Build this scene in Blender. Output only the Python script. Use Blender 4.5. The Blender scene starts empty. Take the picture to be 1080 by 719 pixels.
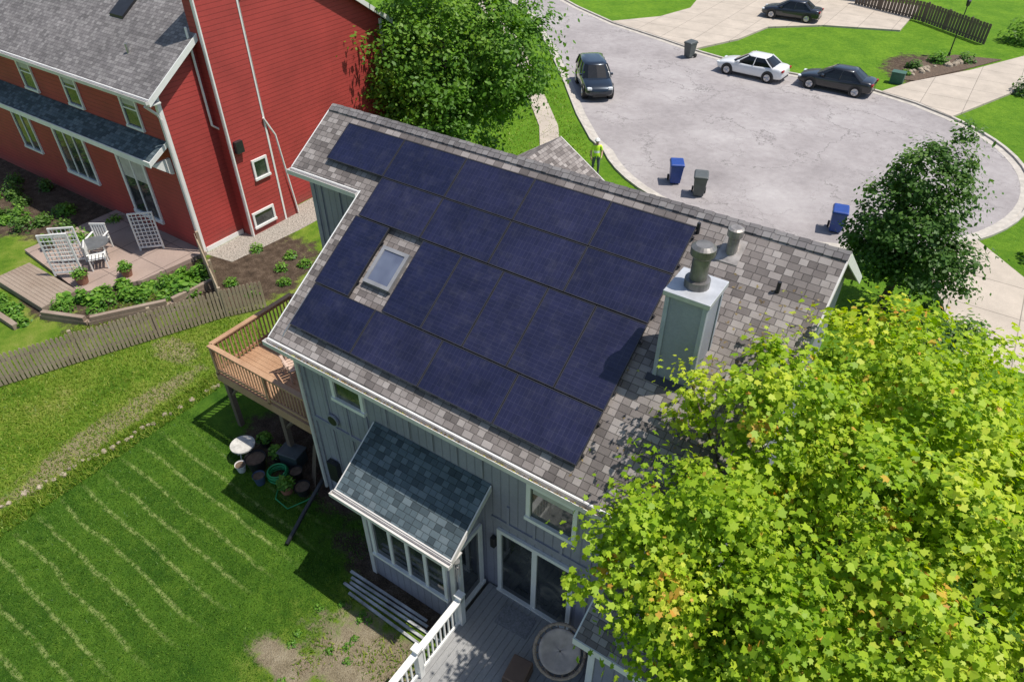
import bpy, bmesh, math, random
import numpy as np
from mathutils import Vector, Matrix
random.seed(7); rng=np.random.default_rng(11)
S=bpy.context.scene; COL=S.collection
# ------------------------------------------------------------------ node helpers
def setin(nt,sock,v):
    if isinstance(v,bpy.types.NodeSocket): nt.links.new(v,sock)
    else:
        if isinstance(v,(tuple,list)) and len(v)==3 and sock.type=='RGBA': v=(*v,1)
        sock.default_value=v
def N(nt,t,ins=None,**pr):
    n=nt.nodes.new(t)
    for k,v in pr.items(): setattr(n,k,v)
    for k,v in (ins or {}).items(): setin(nt,n.inputs[k],v)
    return n
def MT(nt,op,a,b=None,c=None,clamp=False):
    n=nt.nodes.new('ShaderNodeMath');n.operation=op;n.use_clamp=clamp
    setin(nt,n.inputs[0],a)
    if b is not None:setin(nt,n.inputs[1],b)
    if c is not None:setin(nt,n.inputs[2],c)
    return n.outputs[0]
def MIX(nt,f,a,b,bt='MIX'):
    n=nt.nodes.new('ShaderNodeMix');n.data_type='RGBA';n.blend_type=bt
    setin(nt,n.inputs[0],f);setin(nt,n.inputs[6],a);setin(nt,n.inputs[7],b)
    return n.outputs[2]
def RAMP(nt,f,stops):
    n=nt.nodes.new('ShaderNodeValToRGB');e=n.color_ramp.elements
    while len(e)<len(stops): e.new(0.5)
    for i,(p,c) in enumerate(stops):
        e[i].position=p
        e[i].color=(*c,1) if isinstance(c,(tuple,list)) else (c,c,c,1)
    setin(nt,n.inputs[0],f);return n.outputs[0]
def NOISE(nt,vec,scale,detail=4,rough=.55,dist=0):
    n=N(nt,'ShaderNodeTexNoise',{'Scale':scale,'Detail':detail,'Roughness':rough,'Distortion':dist})
    if vec is not None: nt.links.new(vec,n.inputs['Vector'])
    return n.outputs[0]
def SSTEP(nt,x,a,b):
    n=nt.nodes.new('ShaderNodeMapRange');n.interpolation_type='SMOOTHSTEP'
    setin(nt,n.inputs[0],x);n.inputs[1].default_value=a;n.inputs[2].default_value=b
    return n.outputs[0]
def newmat(name):
    m=bpy.data.materials.new(name);m.use_nodes=True;nt=m.node_tree
    b=nt.nodes['Principled BSDF'];tc=N(nt,'ShaderNodeTexCoord')
    return m,nt,b,tc.outputs['Object']
def BUMP(nt,b,h,st=.4,d=.02):
    n=N(nt,'ShaderNodeBump',{'Strength':st,'Distance':d,'Height':h});nt.links.new(n.outputs[0],b.inputs['Normal'])
def simple(name,col,rough=.7,metal=0,var=.12,scale=4,bump=.0):
    m,nt,b,oc=newmat(name)
    f=NOISE(nt,oc,scale,6,.6)
    c1=tuple(max(0,c*(1-var*1.6)) for c in col);c2=tuple(min(1,c*(1+var*1.6)) for c in col)
    nt.links.new(RAMP(nt,f,[(.25,c1),(.75,c2)]),b.inputs['Base Color'])
    b.inputs['Roughness'].default_value=rough;b.inputs['Metallic'].default_value=metal
    if bump: BUMP(nt,b,NOISE(nt,oc,scale*8,4),bump,.01)
    return m
# ------------------------------------------------------------------ mesh builder
class MB:
    def __init__(s): s.v=[];s.f=[];s.sm=False
    def quad(s,*p):
        i=len(s.v);s.v+= [tuple(q) for q in p];s.f.append(tuple(range(i,i+len(p))))
    def box(s,a,b,M=None):
        x0,y0,z0=a;x1,y1,z1=b
        p=[(x0,y0,z0),(x1,y0,z0),(x1,y1,z0),(x0,y1,z0),(x0,y0,z1),(x1,y0,z1),(x1,y1,z1),(x0,y1,z1)]
        if M is not None:p=[tuple(M@Vector(q)) for q in p]
        s.hexa(p)
    def hexa(s,p):
        i=len(s.v);s.v+=[tuple(q) for q in p]
        for f in [(0,3,2,1),(4,5,6,7),(0,1,5,4),(1,2,6,5),(2,3,7,6),(3,0,4,7)]: s.f.append(tuple(i+k for k in f))
    def tube(s,pts,rad,seg=8,cap=True):
        pts=[Vector(p) for p in pts]
        if not isinstance(rad,(list,tuple)): rad=[rad]*len(pts)
        rings=[]
        for k,p in enumerate(pts):
            d=(pts[min(k+1,len(pts)-1)]-pts[max(k-1,0)]).normalized()
            a=Vector((0,0,1)) if abs(d.z)<.9 else Vector((1,0,0))
            u=d.cross(a).normalized();w=d.cross(u).normalized()
            i=len(s.v)
            for j in range(seg):
                t=2*math.pi*j/seg;s.v.append(tuple(p+(u*math.cos(t)+w*math.sin(t))*rad[k]))
            rings.append(i)
        for k in range(len(rings)-1):
            a,b=rings[k],rings[k+1]
            for j in range(seg): s.f.append((a+j,a+(j+1)%seg,b+(j+1)%seg,b+j))
        if cap:
            s.f.append(tuple(rings[0]+j for j in range(seg))[::-1]);s.f.append(tuple(rings[-1]+j for j in range(seg)))
    def prism(s,poly,z0,z1):
        i=len(s.v);n=len(poly)
        s.v+=[(x,y,z0) for x,y in poly]+[(x,y,z1) for x,y in poly]
        s.f.append(tuple(i+k for k in range(n))[::-1]);s.f.append(tuple(i+n+k for k in range(n)))
        for k in range(n): s.f.append((i+k,i+(k+1)%n,i+n+(k+1)%n,i+n+k))
    def profx(s,prof,x0,x1):  # (y,z) profile extruded along x
        i=len(s.v);n=len(prof)
        s.v+=[(x0,y,z) for y,z in prof]+[(x1,y,z) for y,z in prof]
        s.f.append(tuple(i+k for k in range(n)));s.f.append(tuple(i+n+k for k in range(n))[::-1])
        for k in range(n): s.f.append((i+k,i+n+k,i+n+(k+1)%n,i+(k+1)%n))
    def make(s,name,mat,parent=None,smooth=False,bevel=0,sub=0,fix=True):
        me=bpy.data.meshes.new(name);me.from_pydata(s.v,[],s.f)
        if fix:
            bm=bmesh.new();bm.from_mesh(me);bmesh.ops.recalc_face_normals(bm,faces=bm.faces);bm.to_mesh(me);bm.free()
        me.materials.append(mat)
        if smooth: me.polygons.foreach_set('use_smooth',[True]*len(me.polygons))
        ob=bpy.data.objects.new(name,me);COL.objects.link(ob)
        if parent: ob.parent=parent
        if bevel: 
            m=ob.modifiers.new('b','BEVEL');m.width=bevel;m.segments=2;m.limit_method='ANGLE'
        if sub:
            m=ob.modifiers.new('s','SUBSURF');m.levels=sub;m.render_levels=sub
        return ob
def empty(name,loc=(0,0,0),rot=0):
    e=bpy.data.objects.new(name,None);e.location=loc;e.rotation_euler=(0,0,rot);e.empty_display_size=.3;COL.objects.link(e);return e
def sheet(name,poly,z,mat,parent=None):
    b=MB();b.quad(*[(x,y,z) for x,y in poly]);o=b.make(name,mat,parent,fix=False)
    me=o.data
    if me.polygons[0].normal.z<0: me.flip_normals()
    return o
ZS=-1.3
def gz(x,y):
    t=min(max((y-7)/8,0),1);return ZS*t*t*(3-2*t)
def gzv(y):
    t=np.clip((y-7)/8,0,1);return ZS*t*t*(3-2*t)
# ------------------------------------------------------------------ camera
f_=Vector((-.4341,.6453,-.6287)).normalized();r0=f_.cross(Vector((0,0,1))).normalized();u0=r0.cross(f_)
ro=math.radians(.116);r_=r0*math.cos(ro)+u0*math.sin(ro);u_=-r0*math.sin(ro)+u0*math.cos(ro)
cd=bpy.data.cameras.new('camera');cam=bpy.data.objects.new('camera',cd);COL.objects.link(cam)
cam.matrix_world=Matrix(((r_.x,u_.x,-f_.x,10.32),(r_.y,u_.y,-f_.y,-11.075),(r_.z,u_.z,-f_.z,14.63),(0,0,0,1)))
cd.sensor_fit='HORIZONTAL';cd.sensor_width=36;cd.lens=739.8/1080*36;cd.clip_end=1000;cd.clip_start=.1
S.camera=cam
# ------------------------------------------------------------------ light
sd=Vector((.40,.20,1)).normalized()
sl=bpy.data.lights.new('sun','SUN');sl.energy=5.0;sl.angle=math.radians(.5);sl.color=(1,.95,.87)
so=bpy.data.objects.new('sun',sl);COL.objects.link(so);so.rotation_euler=sd.to_track_quat('Z','Y').to_euler();so.location=(0,0,40)
w=bpy.data.worlds.new('World');S.world=w;w.use_nodes=True;nt=w.node_tree
sk=nt.nodes.new('ShaderNodeTexSky');sk.sky_type='NISHITA';sk.sun_disc=False
sk.sun_elevation=math.asin(sd.z);sk.sun_rotation=math.atan2(sd.x,sd.y)
nt.links.new(sk.outputs[0],nt.nodes['Background'].inputs[0]);nt.nodes['Background'].inputs[1].default_value=.13
S.view_settings.view_transform='Standard';S.view_settings.look='None';S.view_settings.exposure=0
# ------------------------------------------------------------------ materials
def shingle_mat(name,cols,swap=False,k=1.0,sc=.80):
    m,nt,b,oc=newmat(name)
    sx=N(nt,'ShaderNodeSeparateXYZ',{0:oc})
    cx=N(nt,'ShaderNodeCombineXYZ')
    a,c=(sx.outputs[0],sx.outputs[1]) if not swap else (sx.outputs[1],sx.outputs[0])
    nt.links.new(a,cx.inputs[0]);nt.links.new(MT(nt,'MULTIPLY',c,k),cx.inputs[1])
    v=cx.outputs[0]
    br=N(nt,'ShaderNodeTexBrick',{'Vector':v,'Color1':(0,0,0),'Color2':(1,1,1),'Mortar':(.0,.0,.0),'Scale':1/sc,'Mortar Size':.0,'Bias':0,'Brick Width':.27,'Row Height':.165},offset=.37,offset_frequency=1,squash=.7,squash_frequency=2)
    br2=N(nt,'ShaderNodeTexBrick',{'Vector':v,'Color1':(1,1,1),'Color2':(1,1,1),'Mortar':(.0,.0,.0),'Scale':1/sc,'Mortar Size':.011,'Mortar Smooth':.3,'Brick Width':.27,'Row Height':.165},offset=.37,offset_frequency=1,squash=.7,squash_frequency=2)
    n1=NOISE(nt,v,60,3,.8);n2=NOISE(nt,v,.7,5);n3=NOISE(nt,v,4.5,3)
    val=MT(nt,'ADD',MT(nt,'ADD',MT(nt,'MULTIPLY',br.outputs[0],.50),MT(nt,'MULTIPLY',n1,.28)),MT(nt,'MULTIPLY',n3,.22))
    c_=RAMP(nt,val,[(.15,cols[0]),(.42,cols[1]),(.60,cols[2]),(.85,cols[3])])
    c_=MIX(nt,1,c_,RAMP(nt,n2,[(.3,.80),(.7,1.15)]),'MULTIPLY')
    c_=MIX(nt,1,c_,RAMP(nt,br2.outputs[0],[(0,.5),(1,1.0)]),'MULTIPLY')
    nt.links.new(c_,b.inputs['Base Color']);b.inputs['Roughness'].default_value=.92
    BUMP(nt,b,MT(nt,'ADD',MT(nt,'ADD',br.outputs[0],MT(nt,'MULTIPLY',n1,.6)),br2.outputs[0]),.55,.012)
    return m
KA=1/math.cos(math.radians(32.87))
SHC=[(.09,.077,.073),(.18,.155,.145),(.26,.228,.213),(.39,.352,.33)]
M_sh=shingle_mat('shingles',SHC,k=KA)
M_sh2=shingle_mat('shingles_side',SHC,swap=True,k=KA)
M_shteal=shingle_mat('shingles_teal',[(.03,.045,.055),(.058,.083,.098),(.09,.125,.145),(.15,.185,.205)],k=KA)
M_shr=shingle_mat('shingles_grey',[(.11,.10,.10),(.17,.155,.155),(.215,.198,.195),(.28,.262,.255)],k=KA)
M_white=simple('white_trim',(.74,.73,.70),.55,var=.05,scale=3)
M_gutter=simple('gutter_white',(.60,.575,.55),.45,var=.08,scale=2)
def siding_mat(name,col,horizontal=False,pitch=.15,dark=.55):
    m,nt,b,oc=newmat(name)
    sx=N(nt,'ShaderNodeSeparateXYZ',{0:oc})
    q=sx.outputs[2] if horizontal else MT(nt,'ADD',sx.outputs[0],sx.outputs[1])
    fr=MT(nt,'FRACT',MT(nt,'DIVIDE',MT(nt,'ADD',q,100),pitch))
    if horizontal:
        line=SSTEP(nt,fr,.0,.16);hgt=MT(nt,'SUBTRACT',1,fr)
    else:
        line=SSTEP(nt,MT(nt,'ABSOLUTE',MT(nt,'SUBTRACT',fr,.5)),.03,.07);hgt=line
    n2=NOISE(nt,oc,.8,5,.6);n3=NOISE(nt,oc,25,3)
    c=MIX(nt,line,tuple(x*dark for x in col),col)
    c=MIX(nt,1,c,RAMP(nt,n2,[(.3,.85),(.7,1.12)]),'MULTIPLY')
    c=MIX(nt,.35,c,RAMP(nt,n3,[(.3,.75),(.7,1.1)]),'MULTIPLY')
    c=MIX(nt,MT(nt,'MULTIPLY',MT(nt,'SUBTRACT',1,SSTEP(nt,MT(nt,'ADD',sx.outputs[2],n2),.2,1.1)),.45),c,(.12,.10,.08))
    nt.links.new(c,b.inputs['Base Color']);b.inputs['Roughness'].default_value=.65
    BUMP(nt,b,hgt,.7,.02)
    return m
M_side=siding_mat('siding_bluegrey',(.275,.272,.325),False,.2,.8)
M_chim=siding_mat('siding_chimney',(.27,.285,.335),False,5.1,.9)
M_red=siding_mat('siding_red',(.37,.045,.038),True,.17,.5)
M_batten=simple('batten',(.26,.258,.31),.65)
def glass_mat():
    m,nt,b,oc=newmat('window_glass')
    n=NOISE(nt,oc,1.6,3,.6,.6)
    nt.links.new(RAMP(nt,n,[(.35,(.012,.016,.02)),(.55,(.05,.055,.055)),(.72,(.16,.15,.13))]),b.inputs['Base Color'])
    b.inputs['Roughness'].default_value=.04;b.inputs['Specular IOR Level'].default_value=.9
    return m
M_glass=glass_mat()
M_blind=simple('blind',(.45,.44,.40),.7)
M_metal=simple('galvanised',(.42,.42,.42),.4,.8,var=.15)
M_black=simple('black_plastic',(.02,.02,.022),.45,var=.2)
M_dark=simple('dark_metal',(.05,.05,.055),.4,.6)
def wood_mat(name,c1,c2,rough=.8,sc=1.):
    m,nt,b,oc=newmat(name)
    mp=N(nt,'ShaderNodeMapping',{0:oc,3:(3*sc,3*sc,3*sc)})
    n=NOISE(nt,mp.outputs[0],6,6,.7,.8);n2=NOISE(nt,oc,1.2,2)
    v=MT(nt,'ADD',MT(nt,'MULTIPLY',n,.6),MT(nt,'MULTIPLY',n2,.4))
    nt.links.new(RAMP(nt,v,[(.3,c1),(.7,c2)]),b.inputs['Base Color']);b.inputs['Roughness'].default_value=rough
    BUMP(nt,b,n,.3,.01);return m
M_cedar=wood_mat('cedar_wood',(.30,.16,.085),(.52,.33,.20))
M_fence=wood_mat('weathered_wood',(.25,.19,.13),(.46,.38,.27))
M_post=wood_mat('dark_wood',(.10,.07,.05),(.2,.15,.11))
M_timber=wood_mat('landscape_timber',(.2,.14,.1),(.36,.29,.23))
M_deckgrey=wood_mat('grey_decking',(.22,.22,.22),(.34,.335,.33))
M_soil=simple('soil_mulch',(.11,.075,.05),.95,var=.4,scale=9,bump=.6)
M_stone=simple('edging_stone',(.33,.27,.20),.9,var=.35,scale=5,bump=.4)
def ground_mat():
    m,nt,b,oc=newmat('ground_grass')
    sx=N(nt,'ShaderNodeSeparateXYZ',{0:oc});X,Y=sx.outputs[0],sx.outputs[1]
    nb=NOISE(nt,oc,.55,6,.6);nm=NOISE(nt,oc,3.2,6,.65);nf=NOISE(nt,oc,28,5,.75);nbb=NOISE(nt,oc,1.3,4,.6)
    v=MT(nt,'ADD',MT(nt,'MULTIPLY',nm,.40),MT(nt,'MULTIPLY',nf,.60))
    lush=RAMP(nt,v,[(.34,(.018,.062,.006)),(.5,(.060,.150,.012)),(.66,(.15,.26,.03))])
    lush=MIX(nt,1,lush,RAMP(nt,nb,[(.35,(.72,.8,.75)),(.65,(1.3,1.18,1.1))]),'MULTIPLY')
    rough=RAMP(nt,MT(nt,'ADD',MT(nt,'MULTIPLY',nb,.45),MT(nt,'MULTIPLY',v,.55)),[(.38,(.05,.13,.01)),(.48,(.14,.25,.02)),(.55,(.24,.31,.045)),(.64,(.36,.31,.13))])
    front=RAMP(nt,v,[(.34,(.06,.155,.01)),(.5,(.12,.26,.016)),(.68,(.21,.35,.03))])
    front=MIX(nt,1,front,RAMP(nt,nb,[(.35,(.8,.85,.8)),(.65,(1.2,1.1,1.1))]),'MULTIPLY')
    wob=MT(nt,'MULTIPLY',NOISE(nt,oc,.7,3),.3)
    yy=MT(nt,'ADD',MT(nt,'ADD',Y,wob),MT(nt,'MULTIPLY',X,.03))
    fr=MT(nt,'FRACT',MT(nt,'DIVIDE',MT(nt,'ADD',yy,100),.58))
    ln=MT(nt,'SUBTRACT',1,SSTEP(nt,MT(nt,'ABSOLUTE',MT(nt,'SUBTRACT',fr,.5)),.03,.13))
    brk=SSTEP(nt,NOISE(nt,oc,6,6,.75),.40,.58)
    reg=MT(nt,'MULTIPLY',SSTEP(nt,X,-6.0,-5.2),MT(nt,'SUBTRACT',1,SSTEP(nt,MT(nt,'ADD',MT(nt,'ADD',X,MT(nt,'MULTIPLY',Y,-.2)),MT(nt,'MULTIPLY',nb,2)),1.6,3.2)))
    reg=MT(nt,'MULTIPLY',reg,MT(nt,'SUBTRACT',1,SSTEP(nt,Y,-5.2,-4.3)))
    ln=MT(nt,'MULTIPLY',MT(nt,'MULTIPLY',ln,brk),MT(nt,'MULTIPLY',reg,.9))
    lush=MIX(nt,ln,lush,(.36,.43,.14))
    fb=MT(nt,'FRACT',MT(nt,'DIVIDE',MT(nt,'ADD',yy,100),1.16))
    lush=MIX(nt,MT(nt,'MULTIPLY',SSTEP(nt,MT(nt,'ABSOLUTE',MT(nt,'SUBTRACT',fb,.5)),.2,.3),.25),lush,(.11,.23,.02))
    c=MIX(nt,SSTEP(nt,MT(nt,'ADD',X,MT(nt,'MULTIPLY',nm,.5)),-6.2,-5.9),rough,lush)
    c=MIX(nt,MT(nt,'MULTIPLY',SSTEP(nt,MT(nt,'ADD',X,MT(nt,'MULTIPLY',nm,1.5)),2.0,3.2),MT(nt,'SUBTRACT',1,SSTEP(nt,Y,-6,-4))),c,rough)
    c=MIX(nt,SSTEP(nt,Y,5,8),c,front)
    def blob(cx,cy,rx,ry,soft=.25,nz=.9):
        dx=MT(nt,'DIVIDE',MT(nt,'SUBTRACT',X,cx),rx);dy=MT(nt,'DIVIDE',MT(nt,'SUBTRACT',Y,cy),ry)
        d=MT(nt,'SQRT',MT(nt,'ADD',MT(nt,'MULTIPLY',dx,dx),MT(nt,'MULTIPLY',dy,dy)))
        d=MT(nt,'ADD',d,MT(nt,'MULTIPLY',MT(nt,'SUBTRACT',nm,.5),nz*2))
        d=MT(nt,'ADD',d,MT(nt,'MULTIPLY',MT(nt,'SUBTRACT',nbb,.5),nz*1.6))
        d=MT(nt,'ADD',d,MT(nt,'MULTIPLY',MT(nt,'SUBTRACT',nf,.5),nz*.9))
        return MT(nt,'SUBTRACT',1,SSTEP(nt,d,1-soft,1+soft))
    soil=RAMP(nt,v,[(.36,(.15,.11,.07)),(.5,(.36,.28,.20)),(.64,(.54,.46,.34))])
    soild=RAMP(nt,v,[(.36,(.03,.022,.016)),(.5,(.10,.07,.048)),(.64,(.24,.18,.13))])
    straw=RAMP(nt,v,[(.36,(.2,.17,.08)),(.64,(.47,.40,.24))])
    for q in [(3.6,-6.7,1.35,.8),(2.2,-7.75,.8,.35),(4.6,-7.6,.7,.9),(3.0,-8.6,.8,.5),(-7.2,-5.5,.45,2.6),(-6.9,-7.6,.35,1.4),(-8.6,-2.6,.8,.5)]:
        c=MIX(nt,MT(nt,'MULTIPLY',blob(*q),.9),c,soil if q[0]>0 else straw)
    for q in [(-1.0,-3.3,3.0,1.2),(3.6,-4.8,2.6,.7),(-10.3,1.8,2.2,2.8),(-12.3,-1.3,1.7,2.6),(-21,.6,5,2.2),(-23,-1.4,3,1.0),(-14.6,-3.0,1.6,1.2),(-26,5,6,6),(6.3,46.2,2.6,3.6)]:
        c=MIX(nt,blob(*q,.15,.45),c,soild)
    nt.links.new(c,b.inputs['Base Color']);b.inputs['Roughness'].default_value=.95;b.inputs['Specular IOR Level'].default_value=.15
    BUMP(nt,b,MT(nt,'ADD',nf,nm),1,.08)
    return m
M_ground=ground_mat()
def road_mat():
    m,nt,b,oc=newmat('road_asphalt')
    n1=NOISE(nt,oc,.25,5,.6);n2=NOISE(nt,oc,30,4,.8);n3=NOISE(nt,oc,2.5,5,.7)
    v=MT(nt,'ADD',MT(nt,'MULTIPLY',n1,.5),MT(nt,'ADD',MT(nt,'MULTIPLY',n2,.25),MT(nt,'MULTIPLY',n3,.25)))
    c=RAMP(nt,v,[(.34,(.215,.192,.19)),(.5,(.325,.295,.29)),(.66,(.43,.40,.39))])
    dv=N(nt,'ShaderNodeVectorMath',{0:oc},operation='ADD')
    nc=N(nt,'ShaderNodeTexNoise',{'Vector':oc,'Scale':.5,'Detail':6,'Roughness':.65})
    sc=N(nt,'ShaderNodeVectorMath',{0:nc.outputs['Color'],3:4.0},operation='SCALE');nt.links.new(sc.outputs[0],dv.inputs[1])
    for s,wd,a in ((.13,.008,.75),(.32,.012,.45)):
        vo=N(nt,'ShaderNodeTexVoronoi',{'Vector':dv.outputs[0],'Scale':s},feature='DISTANCE_TO_EDGE')
        ck=MT(nt,'SUBTRACT',1,SSTEP(nt,vo.outputs[0],.0,wd))
        ck=MT(nt,'MULTIPLY',ck,MT(nt,'MULTIPLY',SSTEP(nt,n1,.38,.52),a))
        c=MIX(nt,ck,c,(.11,.10,.095))
    nt.links.new(c,b.inputs['Base Color']);b.inputs['Roughness'].default_value=.9
    BUMP(nt,b,n2,.4,.01);return m
M_road=road_mat()
def concrete_mat(name,col,joint=1.6):
    m,nt,b,oc=newmat(name)
    n1=NOISE(nt,oc,.8,6,.65);n2=NOISE(nt,oc,22,4)
    v=MT(nt,'ADD',MT(nt,'MULTIPLY',n1,.65),MT(nt,'MULTIPLY',n2,.35))
    c=RAMP(nt,v,[(.3,tuple(x*.75 for x in col)),(.7,tuple(min(1,x*1.15) for x in col))])
    br=N(nt,'ShaderNodeTexBrick',{'Vector':oc,'Color1':(1,1,1),'Color2':(.93,.93,.93),'Mortar':(.5,.5,.5),'Scale':1,'Mortar Size':.02,'Brick Width':joint,'Row Height':joint},offset=0)
    c=MIX(nt,1,c,br.outputs[0],'MULTIPLY')
    nt.links.new(c,b.inputs['Base Color']);b.inputs['Roughness'].default_value=.9;return m
M_conc=concrete_mat('concrete',(.50,.43,.355),2.4)
M_curb=simple('curb_concrete',(.46,.42,.37),.9,var=.15,scale=3)
M_patio=concrete_mat('patio_concrete',(.36,.27,.225),1.3)
def panel_mat():
    m,nt,b,oc=newmat('solar_cells')
    uv=N(nt,'ShaderNodeTexCoord').outputs['UV']
    br=N(nt,'ShaderNodeTexBrick',{'Vector':uv,'Color1':(.011,.012,.034),'Color2':(.014,.015,.043),'Mortar':(.028,.03,.06),'Scale':1,'Mortar Size':.003,'Mortar Smooth':.3,'Bias':0,'Brick Width':.165,'Row Height':.0825},offset=0)
    br2=N(nt,'ShaderNodeTexBrick',{'Vector':uv,'Color1':(1,1,1),'Color2':(.85,.85,.9),'Mortar':(1.3,1.3,1.3),'Scale':1,'Mortar Size':.002,'Brick Width':2,'Row Height':.0165},offset=0)
    n=NOISE(nt,oc,1.2,4)
    c=MIX(nt,.5,br.outputs[0],br2.outputs[0],'MULTIPLY')
    c=MIX(nt,1,c,RAMP(nt,n,[(.3,.8),(.7,1.35)]),'MULTIPLY')
    at=N(nt,'ShaderNodeAttribute',attribute_name='rnd')
    c=MIX(nt,1,c,RAMP(nt,at.outputs['Fac'],[(0,(.8,.82,.88)),(1,(1.3,1.22,1.12))]),'MULTIPLY')
    # faint dust film, heavier along the lower frame of each module
    c=MIX(nt,MT(nt,'MULTIPLY',SSTEP(nt,NOISE(nt,oc,3.5,6,.7),.45,.75),.035),c,(.4,.38,.36))
    nt.links.new(c,b.inputs['Base Color'])
    nt.links.new(RAMP(nt,NOISE(nt,oc,2.5,5),[(.3,.12),(.7,.26)]),b.inputs['Roughness'])
    b.inputs['Coat Weight'].default_value=.3;b.inputs['Coat Roughness'].default_value=.05
    return m
M_pan=panel_mat()
M_frame=simple('panel_frame',(.06,.058,.065),.4,.5)
def leaf_mat(name,stops,trans=.35):
    m=bpy.data.materials.new(name);m.use_nodes=True;nt=m.node_tree;nt.nodes.clear()
    at=N(nt,'ShaderNodeAttribute',attribute_name='rnd')
    c=RAMP(nt,at.outputs['Fac'],stops)
    d=N(nt,'ShaderNodeBsdfPrincipled',{'Base Color':c,'Roughness':.5});d.inputs['Specular IOR Level'].default_value=.3
    hs=N(nt,'ShaderNodeHueSaturation',{'Saturation':1.1,'Value':1.35,'Color':c})
    t=N(nt,'ShaderNodeBsdfTranslucent',{'Color':hs.outputs[0]})
    mx=N(nt,'ShaderNodeMixShader',{0:trans,1:d.outputs[0],2:t.outputs[0]})
    o=N(nt,'ShaderNodeOutputMaterial',{0:mx.outputs[0]});return m
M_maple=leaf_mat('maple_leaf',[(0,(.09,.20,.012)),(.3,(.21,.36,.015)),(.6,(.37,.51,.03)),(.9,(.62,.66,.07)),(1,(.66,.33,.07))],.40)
M_oak=leaf_mat('tree_leaf',[(0,(.045,.125,.012)),(.5,(.11,.24,.02)),(1,(.26,.40,.045))],.35)
M_dkl=leaf_mat('dark_leaf',[(0,(.035,.09,.016)),(.5,(.085,.18,.03)),(1,(.18,.29,.055))],.35)
M_plant=leaf_mat('plant_leaf',[(0,(.03,.11,.012)),(.5,(.10,.24,.02)),(1,(.24,.40,.06))],.3)
M_blade=leaf_mat('grass_blade',[(0,(.03,.09,.008)),(.5,(.07,.175,.014)),(1,(.17,.29,.035))],.3)
M_bladey=leaf_mat('grass_blade_y',[(0,(.08,.17,.012)),(.5,(.19,.30,.025)),(1,(.36,.40,.08))],.3)
M_bark=simple('bark',(.10,.075,.055),.95,var=.35,scale=10,bump=.6)
# ------------------------------------------------------------------ foliage
def face_mesh(name,V,k,rnd,mat,parent=None):
    n=len(V)//k
    me=bpy.data.meshes.new(name);me.vertices.add(len(V));me.vertices.foreach_set('co',V.astype(np.float32).ravel())
    me.loops.add(n*k);me.loops.foreach_set('vertex_index',np.arange(n*k,dtype=np.int32))
    me.polygons.add(n);me.polygons.foreach_set('loop_start',np.arange(0,n*k,k,dtype=np.int32))
    try: me.polygons.foreach_set('loop_total',np.full(n,k,dtype=np.int32))
    except Exception: pass
    a=me.attributes.new('rnd','FLOAT','FACE');a.data.foreach_set('value',rnd.astype(np.float32))
    me.materials.append(mat);me.update(calc_edges=True)
    ob=bpy.data.objects.new(name,me);COL.objects.link(ob)
    if parent: ob.parent=parent
    return ob
OVAL=np.array([(0,-.5),(.28,-.12),(.22,.22),(0,.5),(-.22,.22),(-.28,-.12)])
MAPLE=np.array([(0,-.42),(.36,-.26),(.26,-.02),(.40,.24),(.15,.2),(0,.52),(-.15,.2),(-.40,.24),(-.26,-.02),(-.36,-.26)])
def leaves(P,Nn,size,shape,rnd,name,mat,parent):
    n=len(P);Nn=Nn/np.linalg.norm(Nn,axis=1,keepdims=True)
    a=rng.normal(size=(n,3));U=np.cross(Nn,a);U/=np.linalg.norm(U,axis=1,keepdims=True);W=np.cross(Nn,U)
    s=size*rng.uniform(.55,1.4,n)
    V=P[:,None,:]+(U[:,None,:]*shape[None,:,0:1]+W[:,None,:]*shape[None,:,1:2])*s[:,None,None]
    V=V+Nn[:,None,:]*((np.abs(shape[None,:,0:1])*-.45-shape[None,:,1:2]**2*.3)*s[:,None,None])
    return face_mesh(name,V.reshape(-1,3),len(shape),rnd,mat,parent)
def crown_points(lobes,ncl,per,crad,flat=.6,inner=.35):
    vol=np.array([l[1][0]*l[1][1]*l[1][2] for l in lobes])**(2/3);vol/=vol.sum()
    Cs=[];Ds=[]
    for (c,r),p in zip(lobes,vol):
        m=max(1,int(ncl*p));d=rng.normal(size=(m,3));d/=np.linalg.norm(d,axis=1,keepdims=True)
        rad=1-(1-inner)*rng.random(m)**1.8
        lump=1+.15*np.sin(d[:,0]*5.1+c[0])*np.cos(d[:,1]*4.3+c[1])+.12*np.sin(d[:,2]*7+d[:,0]*3)
        Cs.append(np.array(c)+d*rad[:,None]*lump[:,None]*np.array(r));Ds.append(d)
    C=np.concatenate(Cs);D=np.concatenate(Ds)
    k=len(C);cr=crad*rng.uniform(.5,1.35,k)
    off=rng.normal(size=(k,per,3))*.5;off[...,2]*=flat
    P=C[:,None,:]+off*cr[:,None,None]
    Nn=D[:,None,:]*.45+off*.5+np.array([.15,.08,.75])+rng.normal(size=(k,per,3))*.5
    tone=np.repeat(rng.uniform(0,1,k),per)
    return P.reshape(-1,3),Nn.reshape(-1,3),tone,C
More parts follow.
